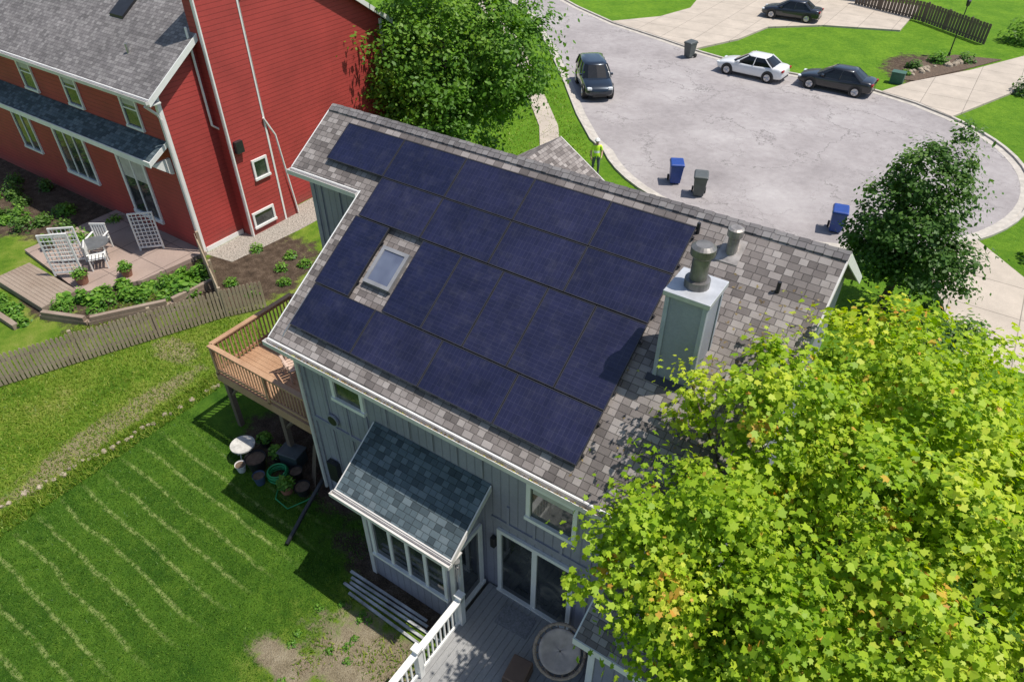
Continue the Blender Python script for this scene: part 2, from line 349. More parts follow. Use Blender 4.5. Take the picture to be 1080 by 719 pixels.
def tree(name,base,lobes,mat,ncl,per,crad,size,shape=OVAL,trunk=.2,cull=None,nlimb=14,accent=0,inner=.35,flat=.6):
    e=empty(name)
    P,Nn,tone,C=crown_points(lobes,ncl,per,crad,flat=flat,inner=inner)
    if cull is not None:
        k=cull(P);P,Nn,tone=P[k],Nn[k],tone[k]
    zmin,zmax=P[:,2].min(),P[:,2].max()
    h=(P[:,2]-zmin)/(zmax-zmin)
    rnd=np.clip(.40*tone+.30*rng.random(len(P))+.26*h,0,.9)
    if accent: 
        a=(rng.random(len(P))<accent*.3)|((tone>.95)&(rng.random(len(P))<.35));rnd[a]=rng.uniform(.95,1,a.sum())
    leaves(P,Nn,size,shape,rnd,'crown',mat,e)
    b=MB();base=Vector(base);cc=Vector(lobes[0][0])
    top=Vector((cc.x,cc.y,cc.z+lobes[0][1][2]*.45));fork=base.lerp(top,.4)+Vector((.1,-.08,0))
    b.tube([base+Vector((0,0,-.2)),base+Vector((0,0,.25)),base.lerp(fork,.5),fork,fork.lerp(top,.5),top],[trunk*1.5,trunk*1.1,trunk,trunk*.85,trunk*.45,trunk*.1],10)
    idx=rng.choice(len(C),min(nlimb*3,len(C)),replace=False);j=0
    for i in idx:
        q=Vector(C[i])
        if cull is not None and not cull(C[i:i+1])[0]: continue
        t=random.uniform(0,.85);st=fork.lerp(top,t*.6)
        r=trunk*(.42-.25*t)
        mid=st.lerp(q,.5)+Vector((random.uniform(-.2,.2),random.uniform(-.2,.2),-.15*(q-st).length*.5))
        b.tube([st,mid,q],[r,r*.55,r*.12],6);j+=1
        if j>=nlimb:break
    b.make('trunk',M_bark,e,smooth=True)
    return e
def plant(name,c,r,n,size,mat=M_plant):
    d=rng.normal(size=(n,3));d/=np.linalg.norm(d,axis=1,keepdims=True);d[:,2]=np.abs(d[:,2])
    P=np.array(c)+d*np.array(r)*(.45+.55*rng.random(n)[:,None]);Nn=d*.6+np.array([0,0,.8])+rng.normal(size=(n,3))*.4
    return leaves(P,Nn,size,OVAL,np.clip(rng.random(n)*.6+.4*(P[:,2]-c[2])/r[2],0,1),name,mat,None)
# ------------------------------------------------------------------ terrain
def make_ground():
    xs=np.unique(np.concatenate([np.linspace(-300,-40,8),np.linspace(-40,40,41),np.linspace(40,300,8)]))
    ys=np.unique(np.concatenate([np.linspace(-200,-20,6),np.linspace(-20,6,9),np.linspace(6,16,21),np.linspace(16,80,12),np.linspace(80,400,8)]))
    V=[(x,y,gz(x,y)) for y in ys for x in xs];nx=len(xs)
    F=[(j*nx+i,j*nx+i+1,(j+1)*nx+i+1,(j+1)*nx+i) for j in range(len(ys)-1) for i in range(nx-1)]
    me=bpy.data.meshes.new('ground');me.from_pydata(V,[],F);me.materials.append(M_ground)
    me.polygons.foreach_set('use_smooth',[True]*len(F))
    o=bpy.data.objects.new('ground',me);COL.objects.link(o)
make_ground()
def blades(name,n,xr,yr,h,wd,mat,mask=None):
    x=rng.uniform(*xr,n);y=rng.uniform(*yr,n)
    if mask is not None: k=mask(x,y);x,y=x[k],y[k]
    n=len(x);z=gzv(y);a=rng.uniform(0,6.28,n);hh=h*rng.uniform(.4,1.3,n);l=rng.normal(size=(n,2))*hh[:,None]*.5
    B=np.stack([x,y,z],1);U=np.stack([np.cos(a),np.sin(a),0*a],1)*wd
    T=B+np.stack([l[:,0],l[:,1],hh],1)
    V=np.stack([B-U,B+U,T],1).reshape(-1,3)
    face_mesh(name,V,3,rng.random(n),mat)
def dirtm(x,y):
    return ~((((x-3.5)/1.1)**2+((y+6.7)/.7)**2<1)|(((x-2.2)/.7)**2+((y+7.75)/.35)**2<1)|(y>-4.2)|((x>1.9)&(y>-5.4)))
blades('grass',60000,(-6.1,2.6),(-12.5,-4.2),.045,.011,M_blade,dirtm)
blades('grass',7000,(2.4,5.0),(-12.5,-5.6),.10,.016,M_bladey,lambda x,y:(np.sin(x*3.1+y*1.7)+np.sin(y*4.3-x*2)+rng.normal(size=len(x))*.5>.2))
blades('grass',38000,(-12.5,-6.2),(-10.5,-.3),.08,.016,M_bladey)
blades('grass',5000,(-6.6,-5.9),(-10.5,-2.4),.13,.016,M_bladey)
blades('grass',14000,(-14,2),(14.8,28),.09,.03,M_bladey,lambda x,y:((x-3)**2+(y-28.4)**2>11.6**2)&(y<22-(x+7)*1.2)&(y>15))
# ------------------------------------------------------------------ road
R=10.9
outline=[(-6.9,22.6)]
outline+= [(3+R*math.cos(math.radians(a)),28.4+R*math.sin(math.radians(a))) for a in range(218,418,6)]
outline+= [(7.0,38.7),(4.2,39.7),(1,39.9),(-2,39.9),(-5,40.1),(-8,40.9),(-11.6,42.3),(-17,44.2),(-22,47),(-30,52.5),(-60,74)]
left=[(-60,66),(-32,48.5),(-24,42.5),(-18,36),(-12.8,29.7),(-9.4,25.4)]
poly=outline+left
RZ=ZS+.004
sheet('road',poly,RZ+.004,M_road)
def strip(name,pts,w0,w1,z0,z1,mat,closed=True):
    b=MB();n=len(pts);P=[Vector(p) for p in pts];L=[]
    for i in range(n):
        a=P[(i-1)%n] if closed or i>0 else P[i];c=P[(i+1)%n] if closed or i<n-1 else P[i]
        d=(c-a).normalized();nn=Vector((d.y,-d.x));L.append((P[i]+nn*w0,P[i]+nn*w1))
    for i in range(n if closed else n-1):
        j=(i+1)%n;a0,a1=L[i];b0,b1=L[j]
        b.hexa([(a0.x,a0.y,z0),(b0.x,b0.y,z0),(b1.x,b1.y,z0),(a1.x,a1.y,z0),(a0.x,a0.y,z1),(b0.x,b0.y,z1),(b1.x,b1.y,z1),(a1.x,a1.y,z1)])
    return b.make(name,mat)
strip('curb',poly,-.0,.18,ZS-.05,ZS+.11,M_curb)
strip('gutter_pan',poly,-.40,-.0,ZS-.05,ZS+.016,M_curb)
DZ=ZS+.13
def slab(name,poly,mat,z=DZ,t=.2):
    b=MB();b.prism(poly,z-t,z);return b.make(name,mat)
slab('driveway',[(-17.2,44.4),(-13,43.0),(-8.6,41.3),(-6.8,45.5),(-6.0,50),(-2.5,53.0),(3,55),(3,64),(-16,64),(-13.5,52),(-14.5,48)],M_conc)
slab('driveway',[(4.8,39.6),(7.0,38.9),(9.2,37.4),(12.6,46.2),(17,54),(12.2,54),(9,47.5),(6.0,42.5)],M_conc)
slab('driveway',[(9.8,19.8),(12.3,22.4),(16.5,17.6),(19,13),(13,12),(11.8,16.5)],M_conc)
strip('sidewalk',[(-30,44),(-20.5,35),(-14.6,28.2),(-10.0,22.9),(-7.2,18.6),(-5.6,15.5)],-.55,.55,ZS-.15,ZS+.045,M_conc,False)
slab('lawn_bed',[(4.9,42.8),(6.2,43.2),(9,48.4),(10.5,51.5),(7.5,50.8),(5.6,47.5)],M_soil,ZS+.05)
# ------------------------------------------------------------------ window helper
def window(parent,ax,c,a0,a1,z0,z1,sgn,cols=1,rows=1,fr=.09,dep=.06,blind=0,mull=.035):
    fb=MB();gb=MB()
    def bx(B,p0,p1,d0,d1,q0,q1):
        lo,hi=sorted((c+sgn*d0,c+sgn*d1))
        if ax=='y': B.box((p0,lo,q0),(p1,hi,q1))
        else: B.box((lo,p0,q0),(hi,p1,q1))
    bx(fb,a0-fr,a1+fr,-.02,dep,z1,z1+fr);bx(fb,a0-fr-.02,a1+fr+.02,-.02,dep+.03,z0-fr,z0)
    bx(fb,a0-fr,a0,-.02,dep,z0,z1);bx(fb,a1,a1+fr,-.02,dep,z0,z1)
    for i in range(1,cols):
        m=a0+(a1-a0)*i/cols;bx(fb,m-mull,m+mull,-.02,dep-.012,z0,z1)
    for i in range(1,rows):
        m=z0+(z1-z0)*i/rows;bx(fb,a0,a1,-.02,dep-.02,m-.025,m+.025)
    bx(gb,a0,a1,-.02,.015,z0,z1)
    fb.make('window_frame',M_white,parent);gb.make('window_glass',M_glass,parent)
    if blind:
        bb=MB();bx(bb,a0+.03,a1-.03,.0,.018,z1-(z1-z0)*blind,z1-.02);bb.make('blind',M_blind,parent)
# ------------------------------------------------------------------ OUR HOUSE
A=math.radians(32.87);TA=math.tan(A);CA=math.cos(A);SA=math.sin(A)
ZR=8.16
def rz(y): return ZR+y*TA
YR=.4;ZRID=rz(YR)
house=empty('grey_house')
b=MB()
wy=-4.02
yf=5.1
def fz(y): return ZRID-(y-YR)*TA
b.profx([(wy,-.3),(wy,rz(wy)-.16),(YR,ZRID-.16),(yf,fz(yf)-.16),(yf,-1.6)],0,9.1)
b.profx([(-.86,-.3),(-.86,rz(-.86)-.16),(YR,ZRID-.16),(yf,fz(yf)-.16),(yf,-1.6)],-2.4,0)
b.make('walls',M_side,house)
def slope(b,x0,x1,y0,y1,zf,t=.16):
    b.hexa([(x0,y0,zf(y0)-t),(x1,y0,zf(y0)-t),(x1,y1,zf(y1)-t),(x0,y1,zf(y1)-t),(x0,y0,zf(y0)),(x1,y0,zf(y0)),(x1,y1,zf(y1)),(x0,y1,zf(y1))])
b=MB();slope(b,-.42,9.4,-4.33,YR,rz);slope(b,-2.62,-.421,-1.15,YR,rz);slope(b,-2.62,9.4,YR,5.45,fz)
b.make('roof',M_sh,house)
b=MB()
x=-2.62
while x<9.35:
    z=ZRID+.012+random.uniform(0,.006);x1=min(x+.34,9.42)
    for s in (-1,1):
        b.hexa([(x,YR,z-.0),(x1,YR,z+.012),(x1,YR+s*.16,z+.012-.16*TA),(x,YR+s*.16,z-.16*TA),(x,YR,z+.012),(x1,YR,z+.03),(x1,YR+s*.16,z+.03-.16*TA),(x,YR+s*.16,z+.012-.16*TA)])
    x+=.29
b.make('ridge_cap',M_shr,house)
b=MB()
def rake(x0,x1,y0,y1,zf,h0=-.20,h1=.015):
    b.hexa([(x0,y0,zf(y0)+h0),(x1,y0,zf(y0)+h0),(x1,y1,zf(y1)+h0),(x0,y1,zf(y1)+h0),(x0,y0,zf(y0)+h1),(x1,y0,zf(y0)+h1),(x1,y1,zf(y1)+h1),(x0,y1,zf(y1)+h1)])
rake(-.45,-.42,-4.33,-1.15,rz,h1=.0);rake(-2.65,-2.62,-1.15,YR,rz,h1=.0);rake(-2.65,-2.62,YR,5.45,fz)
rake(9.4,9.43,YR,5.45,fz)
b.box((-.45,-4.36,rz(-4.33)-.2),(9.43,-4.331,rz(-4.33)-.02));b.box((-2.65,-1.18,rz(-1.15)-.2),(-.45,-1.151,rz(-1.15)-.02))
b.box((-.42,-4.33,rz(-4.33)-.2),(9.4,wy,rz(-4.33)-.165));b.box((-2.62,-1.15,rz(-1.15)-.2),(-.0,-.86,rz(-1.15)-.165))
b.make('fascia',M_white,house)
b=MB();rake(9.4,9.43,-4.33,YR,rz,h1=-.005);b.make('rake_board',M_gutter,house)
def gutter(b,x0,x1,y,z,w=.12,h=.11):
    b.box((x0,y-w,z-h),(x1,y-w+.012,z));b.box((x0,y-w+.012,z-h),(x1,y,z-h+.012));b.box((x0,y-.012,z-h+.012),(x1,y,z-.0))
    b.box((x0,y-w+.012,z-h+.012),(x0+.01,y-.012,z));b.box((x1-.01,y-w+.012,z-h+.012),(x1,y-.012,z))
b=MB();gutter(b,-.47,9.43,-4.362,rz(-4.33)-.03);gutter(b,-2.66,-.46,-1.182,rz(-1.15)-.03)
zt=rz(-4.33)-.14
b.tube([(-.2,-4.42,zt),(-.2,-4.25,zt-.25),(-.06,-4.09,zt-.4),(-.06,-4.09,.5)],.045,8)
b.make('gutter',M_gutter,house)
M_dryl=leaf_mat('dry_leaf',[(0,(.12,.08,.04)),(.6,(.30,.22,.10)),(1,(.35,.40,.06))],.1)
n=700;gx=rng.uniform(-.3,9.3,n);P=np.stack([gx,rng.uniform(-4.46,-4.39,n),np.full(n,rz(-4.33)-.10)],1)
leaves(P,rng.normal(size=(n,3))*.4+np.array([0,0,1]),.05,OVAL,rng.random(n),'gutter_debris',M_dryl,house)
n=260;gx=9.3-np.abs(rng.normal(size=n))*.9;gy=rng.uniform(-4.2,-.4,n);P=np.stack([gx,gy,rz(gy)+.012],1)
leaves(P,rng.normal(size=(n,3))*.15+np.array([0,-.54,.84]),.07,MAPLE,rng.random(n),'roof_leaf_litter',M_dryl,house)
b=MB()
x=.62
while x<9:
    inbay=2.2<x<5.0;z0=4.05 if inbay else .0
    if not (.88<x<1.92 or 5.2<x<7.1): b.box((x-.03,wy-.028,z0+.02),(x+.03,wy+.01,rz(-4.33)-.21))
    elif 5.2<x<7.1: b.box((x-.03,wy-.028,2.9),(x+.03,wy+.01,3.6))
    else: b.box((x-.03,wy-.028,0),(x+.03,wy+.01,4.0))
    x+=.61
x=-3.7
while x<-1: 
    b.box((-.028,x-.03,.2),(.01,x+.03,rz(x)-.2));x+=.61
x=-2.1
while x<-.2: b.box((x-.03,-.888,.2),(x+.03,-.85,rz(-1.15)-.21));x+=.61
b.make('battens',M_batten,house)
b=MB();b.box((-.03,wy-.03,-.05),(.1,wy+.01,rz(-4.33)-.21));b.box((-.03,wy+.01,-.05),(.01,wy+.12,rz(-4.33)-.3))
b.box((-.03,wy-.035,2.95),(2.1,wy+.01,3.08));b.box((5.1,wy-.035,2.95),(9.1,wy+.01,3.08))
b.box((-2.43,-.89,-.05),(-2.3,-.85,rz(-1.15)-.21))
b.make('corner_trim',M_batten,house)
window(house,'y',wy,1.02,1.78,4.15,4.83,-1,1,1)
window(house,'y',wy,6.02,6.92,3.72,4.58,-1,1,1,blind=.2)
b=MB();b.tube([(.75,wy-.02,3.3),(.75,wy-.07,3.3)],.17,20);b.make('round_vent',M_batten,house)
b=MB();b.tube([(.75,wy-.071,3.3),(.75,wy-.078,3.3)],.13,20);b.make('round_vent_louvre',M_dark,house)
window(house,'y',wy,5.35,6.95,.66,2.68,-1,2,1,fr=.1,mull=.06)
window(house,'x',0,-2.9,-1.5,2.12,4.15,-1,2,1)
window(house,'y',-.86,-1.7,-.9,2.12,4.1,-1,1,1)
b=MB();b.box((5.12,wy-.12,2.15),(5.22,wy-.02,2.45));b.box((.3,wy-.16,1.1),(.62,wy-.03,1.75));b.make('wall_lamp_and_meter',M_dark,house)
# bay
b=MB();yb=-5.02;b.profx([(yb,-.1),(yb,3.05),(wy,3.75),(wy,-.1)],2.35,4.85);b.make('bay_walls',M_side,house)
bz=lambda y:4.02+(y+4.02)*.645
b=MB();slope(b,2.1,5.1,-5.36,-4.03,bz,.09);b.make('bay_roof',M_shteal,house)
b=MB();b.box((2.07,-5.39,bz(-5.36)-.2),(5.13,-5.361,bz(-5.36)-.0))
for x0 in (2.07,5.101):
    b.hexa([(x0,-5.36,bz(-5.36)-.16),(x0+.029,-5.36,bz(-5.36)-.16),(x0+.029,-4.05,bz(-4.05)-.16),(x0,-4.05,bz(-4.05)-.16),(x0,-5.36,bz(-5.36)),(x0+.029,-5.36,bz(-5.36)),(x0+.029,-4.05,bz(-4.05)),(x0,-4.05,bz(-4.05))])
b.box((2.1,-5.36,bz(-5.36)-.2),(5.1,yb,bz(-5.36)-.17))
b.box((2.33,yb-.03,2.5),(4.87,yb+.01,2.62));b.box((2.33,yb-.03,.0),(2.45,yb+.01,2.9));b.box((4.75,yb-.03,.0),(4.87,yb+.01,2.9))
b.make('bay_trim',M_gutter,house)
b=MB();gutter(b,2.04,5.16,-5.402,bz(-5.36)-.02,.11,.09);b.make('bay_gutter',M_gutter,house)
window(house,'y',yb,2.62,4.58,.98,2.3,-1,4,1,fr=.08,mull=.04)
window(house,'x',4.85,-4.82,-4.22,.72,2.62,1,1,1,fr=.1)
# small bump-out with lean-to roof
b=MB();b.profx([(-4.95,-.1),(-4.95,2.75),(wy,3.3),(wy,-.1)],7.95,9.1);b.make('porch_walls',M_side,house)
pz=lambda y:3.4+(y+4.02)*.5
b=MB();slope(b,7.72,9.35,-5.2,-4.03,pz,.1);b.make('porch_roof',M_sh,house)
b=MB();b.box((7.69,-5.23,pz(-5.2)-.18),(9.4,-5.201,pz(-5.2)));b.hexa([(7.69,-5.2,pz(-5.2)-.18),(7.719,-5.2,pz(-5.2)-.18),(7.719,-4.05,pz(-4.05)-.18),(7.69,-4.05,pz(-4.05)-.18),(7.69,-5.2,pz(-5.2)),(7.719,-5.2,pz(-5.2)),(7.719,-4.05,pz(-4.05)),(7.69,-4.05,pz(-4.05))])
b.box((7.92,-4.98,0),(8.05,-4.94,2.7));b.make('porch_trim',M_white,house)
wz=lambda x:5.6-abs(x+.45)*TA
b=MB()
for s in (-1,1):
    x0,x1=-.45,-.45+s*3.4
    b.hexa([(x0,2.5,wz(x0)-.15),(x1,2.5,wz(x1)-.15),(x1,7.7,wz(x1)-.15),(x0,7.7,wz(x0)-.15),(x0,2.5,wz(x0)),(x1,2.5,wz(x1)),(x1,7.7,wz(x1)),(x0,7.7,wz(x0))])
b.make('front_roof',M_sh2,house)
b=MB()
for s in (-1,1):
    x0,x1=-.45,-.45+s*3.42
    b.hexa([(x0,7.7,wz(x0)-.2),(x1,7.7,wz(x1)-.2),(x1,7.73,wz(x1)-.2),(x0,7.73,wz(x0)-.2),(x0,7.7,wz(x0)),(x1,7.7,wz(x1)),(x1,7.73,wz(x1)),(x0,7.73,wz(x0))])
b.make('front_fascia',M_gutter,house)
b=MB();pf=[(-3.4,-1.6),(-3.4,wz(-3.4)-.16),(-.45,wz(-.45)-.16),(2.5,wz(2.5)-.16),(2.5,-1.6)]
b.v+=[(x,5.0,z) for x,z in pf]+[(x,7.4,z) for x,z in pf];b.f+=[(0,1,2,3,4),(9,8,7,6,5)]+[(k,k+5,(k+1)%5+5,(k+1)%5) for k in range(5)]
b.make('front_walls',M_side,house)
# ---- chimney
ch=empty('chimney');ch.parent=house
b=MB();b.box((7.33,-2.3,5.5),(7.98,-1.62,8.42));b.make('shaft',M_chim,ch)
b=MB()
for x0,x1 in ((7.31,7.38),(7.93,8.0)):
    b.box((x0,-2.325,5.8),(x1,-2.302,8.33));b.box((x0,-1.618,5.8),(x1,-1.60,8.33))
b.box((7.305,-2.30,5.8),(7.328,-2.24,8.33));b.box((7.982,-2.30,5.8),(8.003,-2.24,8.33));b.box((7.982,-1.68,5.8),(8.003,-1.62,8.33))
b.make('shaft_trim',simple('chimney_trim',(.36,.38,.43),.6),ch)
b=MB();b.box((7.27,-2.36,8.34),(8.04,-1.56,8.43));b.make('cap',simple('cap_metal',(.48,.49,.51),.5,.3),ch,bevel=.01)
b=MB()
b.hexa([(7.22,-2.42,rz(-2.42)),(8.09,-2.42,rz(-2.42)),(8.09,-2.32,rz(-2.32)),(7.22,-2.32,rz(-2.32)),(7.22,-2.42,rz(-2.42)+.015),(8.09,-2.42,rz(-2.42)+.015),(8.09,-2.32,rz(-2.32)+.03),(7.22,-2.32,rz(-2.32)+.03)])
b.make('chimney_flashing',M_dark,ch)
M_pipe=simple('pipe_dark',(.20,.19,.18),.5,.6,var=.3)
b=MB();b.tube([(7.65,-1.95,8.43),(7.65,-1.95,8.56)],.2,20);b.tube([(7.65,-1.95,8.56),(7.65,-1.95,8.95)],.135,20);b.tube([(7.65,-1.95,8.95),(7.65,-1.95,9.0),(7.65,-1.95,9.12),(7.65,-1.95,9.17)],[.14,.19,.19,.13],20);b.make('flue',M_pipe,ch)
b=MB();z0=rz(-.1);b.tube([(7.6,-.1,z0-.1),(7.6,-.1,z0+.28)],.1,16);b.tube([(7.6,-.1,z0+.28),(7.6,-.1,z0+.31),(7.6,-.1,z0+.44),(7.6,-.1,z0+.47)],[.1,.14,.14,.1],16)
b.hexa([(7.4,-.32,rz(-.32)+.0),(7.8,-.32,rz(-.32)+.0),(7.8,.1,rz(.1)),(7.4,.1,rz(.1)),(7.4,-.32,rz(-.32)+.015),(7.8,-.32,rz(-.32)+.015),(7.8,.1,rz(.1)+.015),(7.4,.1,rz(.1)+.015)])
b.make('roof_vent',simple('vent_metal',(.36,.33,.31),.5,.5,var=.3),house)
b=MB()
for px,py in ((8.6,-.5),(6.9,.02)):
    b.tube([(px,py,rz(py)-.05),(px,py,rz(py)+.2)],.035,10)
b.make('plumbing_vent',M_dark,house)
# ---- roof plane mapping
def RP(u,s,h): return (u,-s*CA-h*SA,8.3-s*SA+h*CA)
def rbox(b,u0,u1,s0,s1,h0,h1):
    b.hexa([RP(u0,s1,h0),RP(u1,s1,h0),RP(u1,s0,h0),RP(u0,s0,h0),RP(u0,s1,h1),RP(u1,s1,h1),RP(u1,s0,h1),RP(u0,s0,h1)])
sk_=empty('skylight');sk_.parent=house
b=MB();u0,u1,s0,s1=1.02,1.73,2.46,3.34
for q in ((u0,u1,s0,s0+.08),(u0,u1,s1-.08,s1),(u0,u0+.08,s0+.08,s1-.08),(u1-.08,u1,s0+.08,s1-.08)): rbox(b,*q,-.13,.0)
b.make('skylight_frame',simple('sky_frame',(.36,.35,.35),.4,.4),sk_)
b=MB();rbox(b,u0+.08,u1-.08,s0+.08,s1-.08,-.13,-.02)
m,nt,bb,oc=newmat('skylight_glass')
nt.links.new(RAMP(nt,NOISE(nt,oc,1.5,2),[(.35,(.07,.08,.13)),(.65,(.14,.16,.22))]),bb.inputs['Base Color']);bb.inputs['Roughness'].default_value=.08;bb.inputs['Specular IOR Level'].default_value=.9
b.make('skylight_glass',m,sk_)
b=MB();rbox(b,u0-.06,u1+.06,s0-.1,s0,-.139,-.12);rbox(b,u0-.06,u1+.06,s1,s1+.12,-.139,-.12);rbox(b,u0-.06,u0,s0,s1,-.139,-.12);rbox(b,u1,u1+.06,s0,s1,-.139,-.12)
b.make('flashing',M_dark,sk_)
# ---- solar panels
sp=empty('solar_panel_array')
G=.012
pan=[]
for i in range(5): pan.append((-1.72+i*1.72,i*1.72,0,1.02,0))
for i in range(4): pan.append((i*1.72,(i+1)*1.72,1.025,2.045,0))
pan.append((-.06,.92,2.055,3.77,1))
for i in range(5): pan.append((1.83+i*1.01,1.83+(i+1)*1.01,2.055,3.77,1))
for i in range(4): pan.append((-.02+i*1.725,-.02+(i+1)*1.725,3.78,4.81,0))
fb=MB();gv=[];gf=[];guv=[]
for k,(a,c,s0,s1,po) in enumerate(pan):
    a+=G/2;c-=G/2;s0+=G/2;s1-=G/2;w_=.016;dz=random.uniform(-.003,.003)
    for q in ((a,c,s0,s0+w_),(a,c,s1-w_,s1),(a,a+w_,s0+w_,s1-w_),(c-w_,c,s0+w_,s1-w_)): rbox(fb,*q,-.04+dz,.003+dz)
    i=len(gv)
    gv+=[RP(a+w_,s1-w_,-.004+dz),RP(c-w_,s1-w_,-.004+dz),RP(c-w_,s0+w_,-.004+dz),RP(a+w_,s0+w_,-.004+dz)];gf.append((i,i+1,i+2,i+3))
    W_,H_=c-a-.032,s1-s0-.032
    guv+= [(0,0),(W_,0),(W_,H_),(0,H_)] if po else [(0,0),(0,W_),(H_,W_),(H_,0)]
fb.make('panel_frames',M_frame,sp)
me=bpy.data.meshes.new('panel_glass');me.from_pydata(gv,[],gf);uvl=me.uv_layers.new(name='UVMap')
uvl.data.foreach_set('uv',np.array(guv,dtype=np.float32).ravel());me.materials.append(M_pan)
a_=me.attributes.new('rnd','FLOAT','FACE');a_.data.foreach_set('value',rng.random(len(gf)).astype(np.float32))
o=bpy.data.objects.new('panel_glass',me);COL.objects.link(o);o.parent=sp
b=MB()
for (u0,u1,ss) in ((-1.75,6.9,(.2,.8)),(-.02,6.9,(1.25,1.85)),(1.8,6.9,(2.4,3.4)),(-.05,.92,(2.4,3.4)),(0,6.9,(4.0,4.6))):
    for s in ss: rbox(b,u0,u1,s-.02,s+.02,-.10,-.045)
b.make('rails',M_dark,sp)
b=MB();b.tube([RP(-.1,3.9,-.10),RP(-.1,5.0,-.10),RP(-.1,5.12,-.14)],.018,6)
b.make('conduit',M_metal,sp)
# ------------------------------------------------------------------ cedar deck
dk=empty('wooden_balcony')
X0,X1,Y0,Y1,ZD=-4.2,-.03,-3.72,-.9,2.05
b=MB();y=Y0+.0
while y<Y1-.1: b.box((X0,y,ZD-.035),(X1,min(y+.135,Y1),ZD+random.uniform(-.002,.003)));y+=.142
b.make('deck_boards',M_cedar,dk)
b=MB()
b.box((X0-.04,Y0-.045,ZD-.28),(X1,Y0-.005,ZD-.0));b.box((X0-.045,Y0-.005,ZD-.28),(X0-.005,Y1,ZD))
for x in np.arange(X0+.4,X1,.4): b.box((x,Y0,ZD-.22),(x+.04,Y1,ZD-.04))
b.make('joists',M_cedar,dk)
b=MB()
def rail_run(b,p,q,z,h=.95,sp=.125,pw=.035):
    p=Vector((*p,0));q=Vector((*q,0));d=(q-p);L=d.length;d.normalize();ang=math.atan2(d.y,d.x)
    Mx=Matrix.Translation(p)@Matrix.Rotation(ang,4,'Z')
    b.box((0,-.07,z+h-.04),(L,.07,z+h),Mx);b.box((0,-.02,z+h-.14),(L,.02,z+h-.05),Mx);b.box((0,-.02,z+.08),(L,.02,z+.16),Mx)
    t=.08
    while t<L: b.box((t,.021,z+.0),(t+pw,.05,z+h-.045),Mx);t+=sp
    for t in np.linspace(.05,L-.05,max(2,int(L/1.6)+1)): b.box((t-.045,-.045,z-.05),(t+.045,.018,z+h-.045),Mx)
rail_run(b,(X0,Y0),(X1,Y0),ZD);rail_run(b,(X0,Y1),(X0,Y0+.05),ZD);rail_run(b,(-2.45,Y1-.02),(X0+.05,Y1-.02),ZD)
b.make('railing',M_cedar,dk)
b=MB()
for x,y in ((X0+.1,Y0+.1),(X0+.1,Y1-.15),(-1.9,Y0+.1),(-.2,Y0+.1)): b.box((x-.07,y-.07,-.05),(x+.07,y+.07,ZD-.23))
for x in (X0+.1,-1.9): 
    b.tube([(x,Y0+.1,ZD-.9),(x+.55,Y0+.1,ZD-.28)],.05,4)
b.make('posts',M_post,dk)
def chair(name,loc,rot,mat,s=1.0):
    e=empty(name,loc,rot);b=MB()
    for x in (-.27,.23):
        for y in (-.27,.23): b.box((x,y,0),(x+.045,y+.045,.42 if y<0 else .9))
    for k in range(5): b.box((-.28,-.28+k*.115,.42),(.28,-.28+k*.115+.09,.445))
    for k in range(6): b.box((-.27+k*.093,.235,.46),(-.27+k*.093+.06,.26,.95))
    b.box((-.29,.23,.93),(.29,.27,1.0))
    for x in (-.31,.24): b.box((x,-.3,.64),(x+.07,.27,.665));b.box((x+.01,-.29,.42),(x+.05,-.25,.64))
    b.make('frame',mat,e,bevel=.006);e.scale=(s,s,s);return e
M_pinkw=simple('chair_wood',(.55,.40,.32),.6)
chair('deck_chair',(-2.3,-2.6,ZD),1.2,M_pinkw);chair('deck_chair',(-1.2,-2.9,ZD),2.2,M_white)
def table(name,loc,r,h,mat):
    e=empty(name,loc);b=MB();b.tube([(0,0,h-.04),(0,0,h)],r,24);b.make('top',mat,e)
    b=MB()
    for a in range(4): 
        t=a*1.57+.4;b.tube([(r*.75*math.cos(t),r*.75*math.sin(t),0),(r*.5*math.cos(t),r*.5*math.sin(t),h-.04)],.022,6)
    b.make('legs',mat,e)
table('patio_table',(-1.75,-2.0,ZD),.45,.7,M_cedar)
M_dirtyw=simple('weathered_white',(.50,.48,.44),.7,var=.25,scale=6)
table('white_table',(-3.0,-4.35,0),.33,.5,M_dirtyw)
def pot(name,loc,r,h,mat,pl=None):
    e=empty(name,loc);b=MB();b.tube([(0,0,0),(0,0,h*.9),(0,0,h*.9),(0,0,h)],[r*.72,r*.96,r*1.06,r*1.06],18,cap=False);b.quad(*[(r*.72*math.cos(k*math.pi/9),r*.72*math.sin(k*math.pi/9),0.001) for k in range(18)]);b.make('pot',mat,e)
    b=MB();b.tube([(0,0,h*.8),(0,0,h*.86)],r*.93,16);b.make('soil',M_soil,e)
    if pl: o=plant('leaves',(0,0,h*.85),(r*1.3,r*1.3,pl),260,.09);o.parent=e
    return e
M_bbl=simple('bucket_blue',(.05,.08,.14),.5)
pot('plant_pot',(-2.4,-4.45,0),.27,.45,M_black);pot('plant_pot',(-1.15,-4.55,0),.2,.32,simple('terracotta',(.30,.13,.08)),.3)
pot('plant_pot',(-2.2,-3.9,0),.2,.3,M_black,.25);pot('plant_pot',(-2.9,-3.75,0),.18,.3,M_black,.2)
pot('bucket',(-1.95,-4.75,0),.16,.32,M_bbl);pot('bucket',(-1.25,-4.1,0),.17,.34,M_black);pot('bucket',(-2.7,-4.75,0),.14,.26,M_gutter);pot('bucket',(-.75,-4.35,0),.2,.3,M_black)
b=MB();M_hose=simple('green_hose',(.02,.25,.08),.4)
for k in range(6):
    z=.04+k*.045;r=.25+.02*math.sin(k*2)
    b.tube([(-1.7+r*math.cos(t),-4.35+r*math.sin(t),z) for t in np.linspace(0,6.2,18)],.024,6)
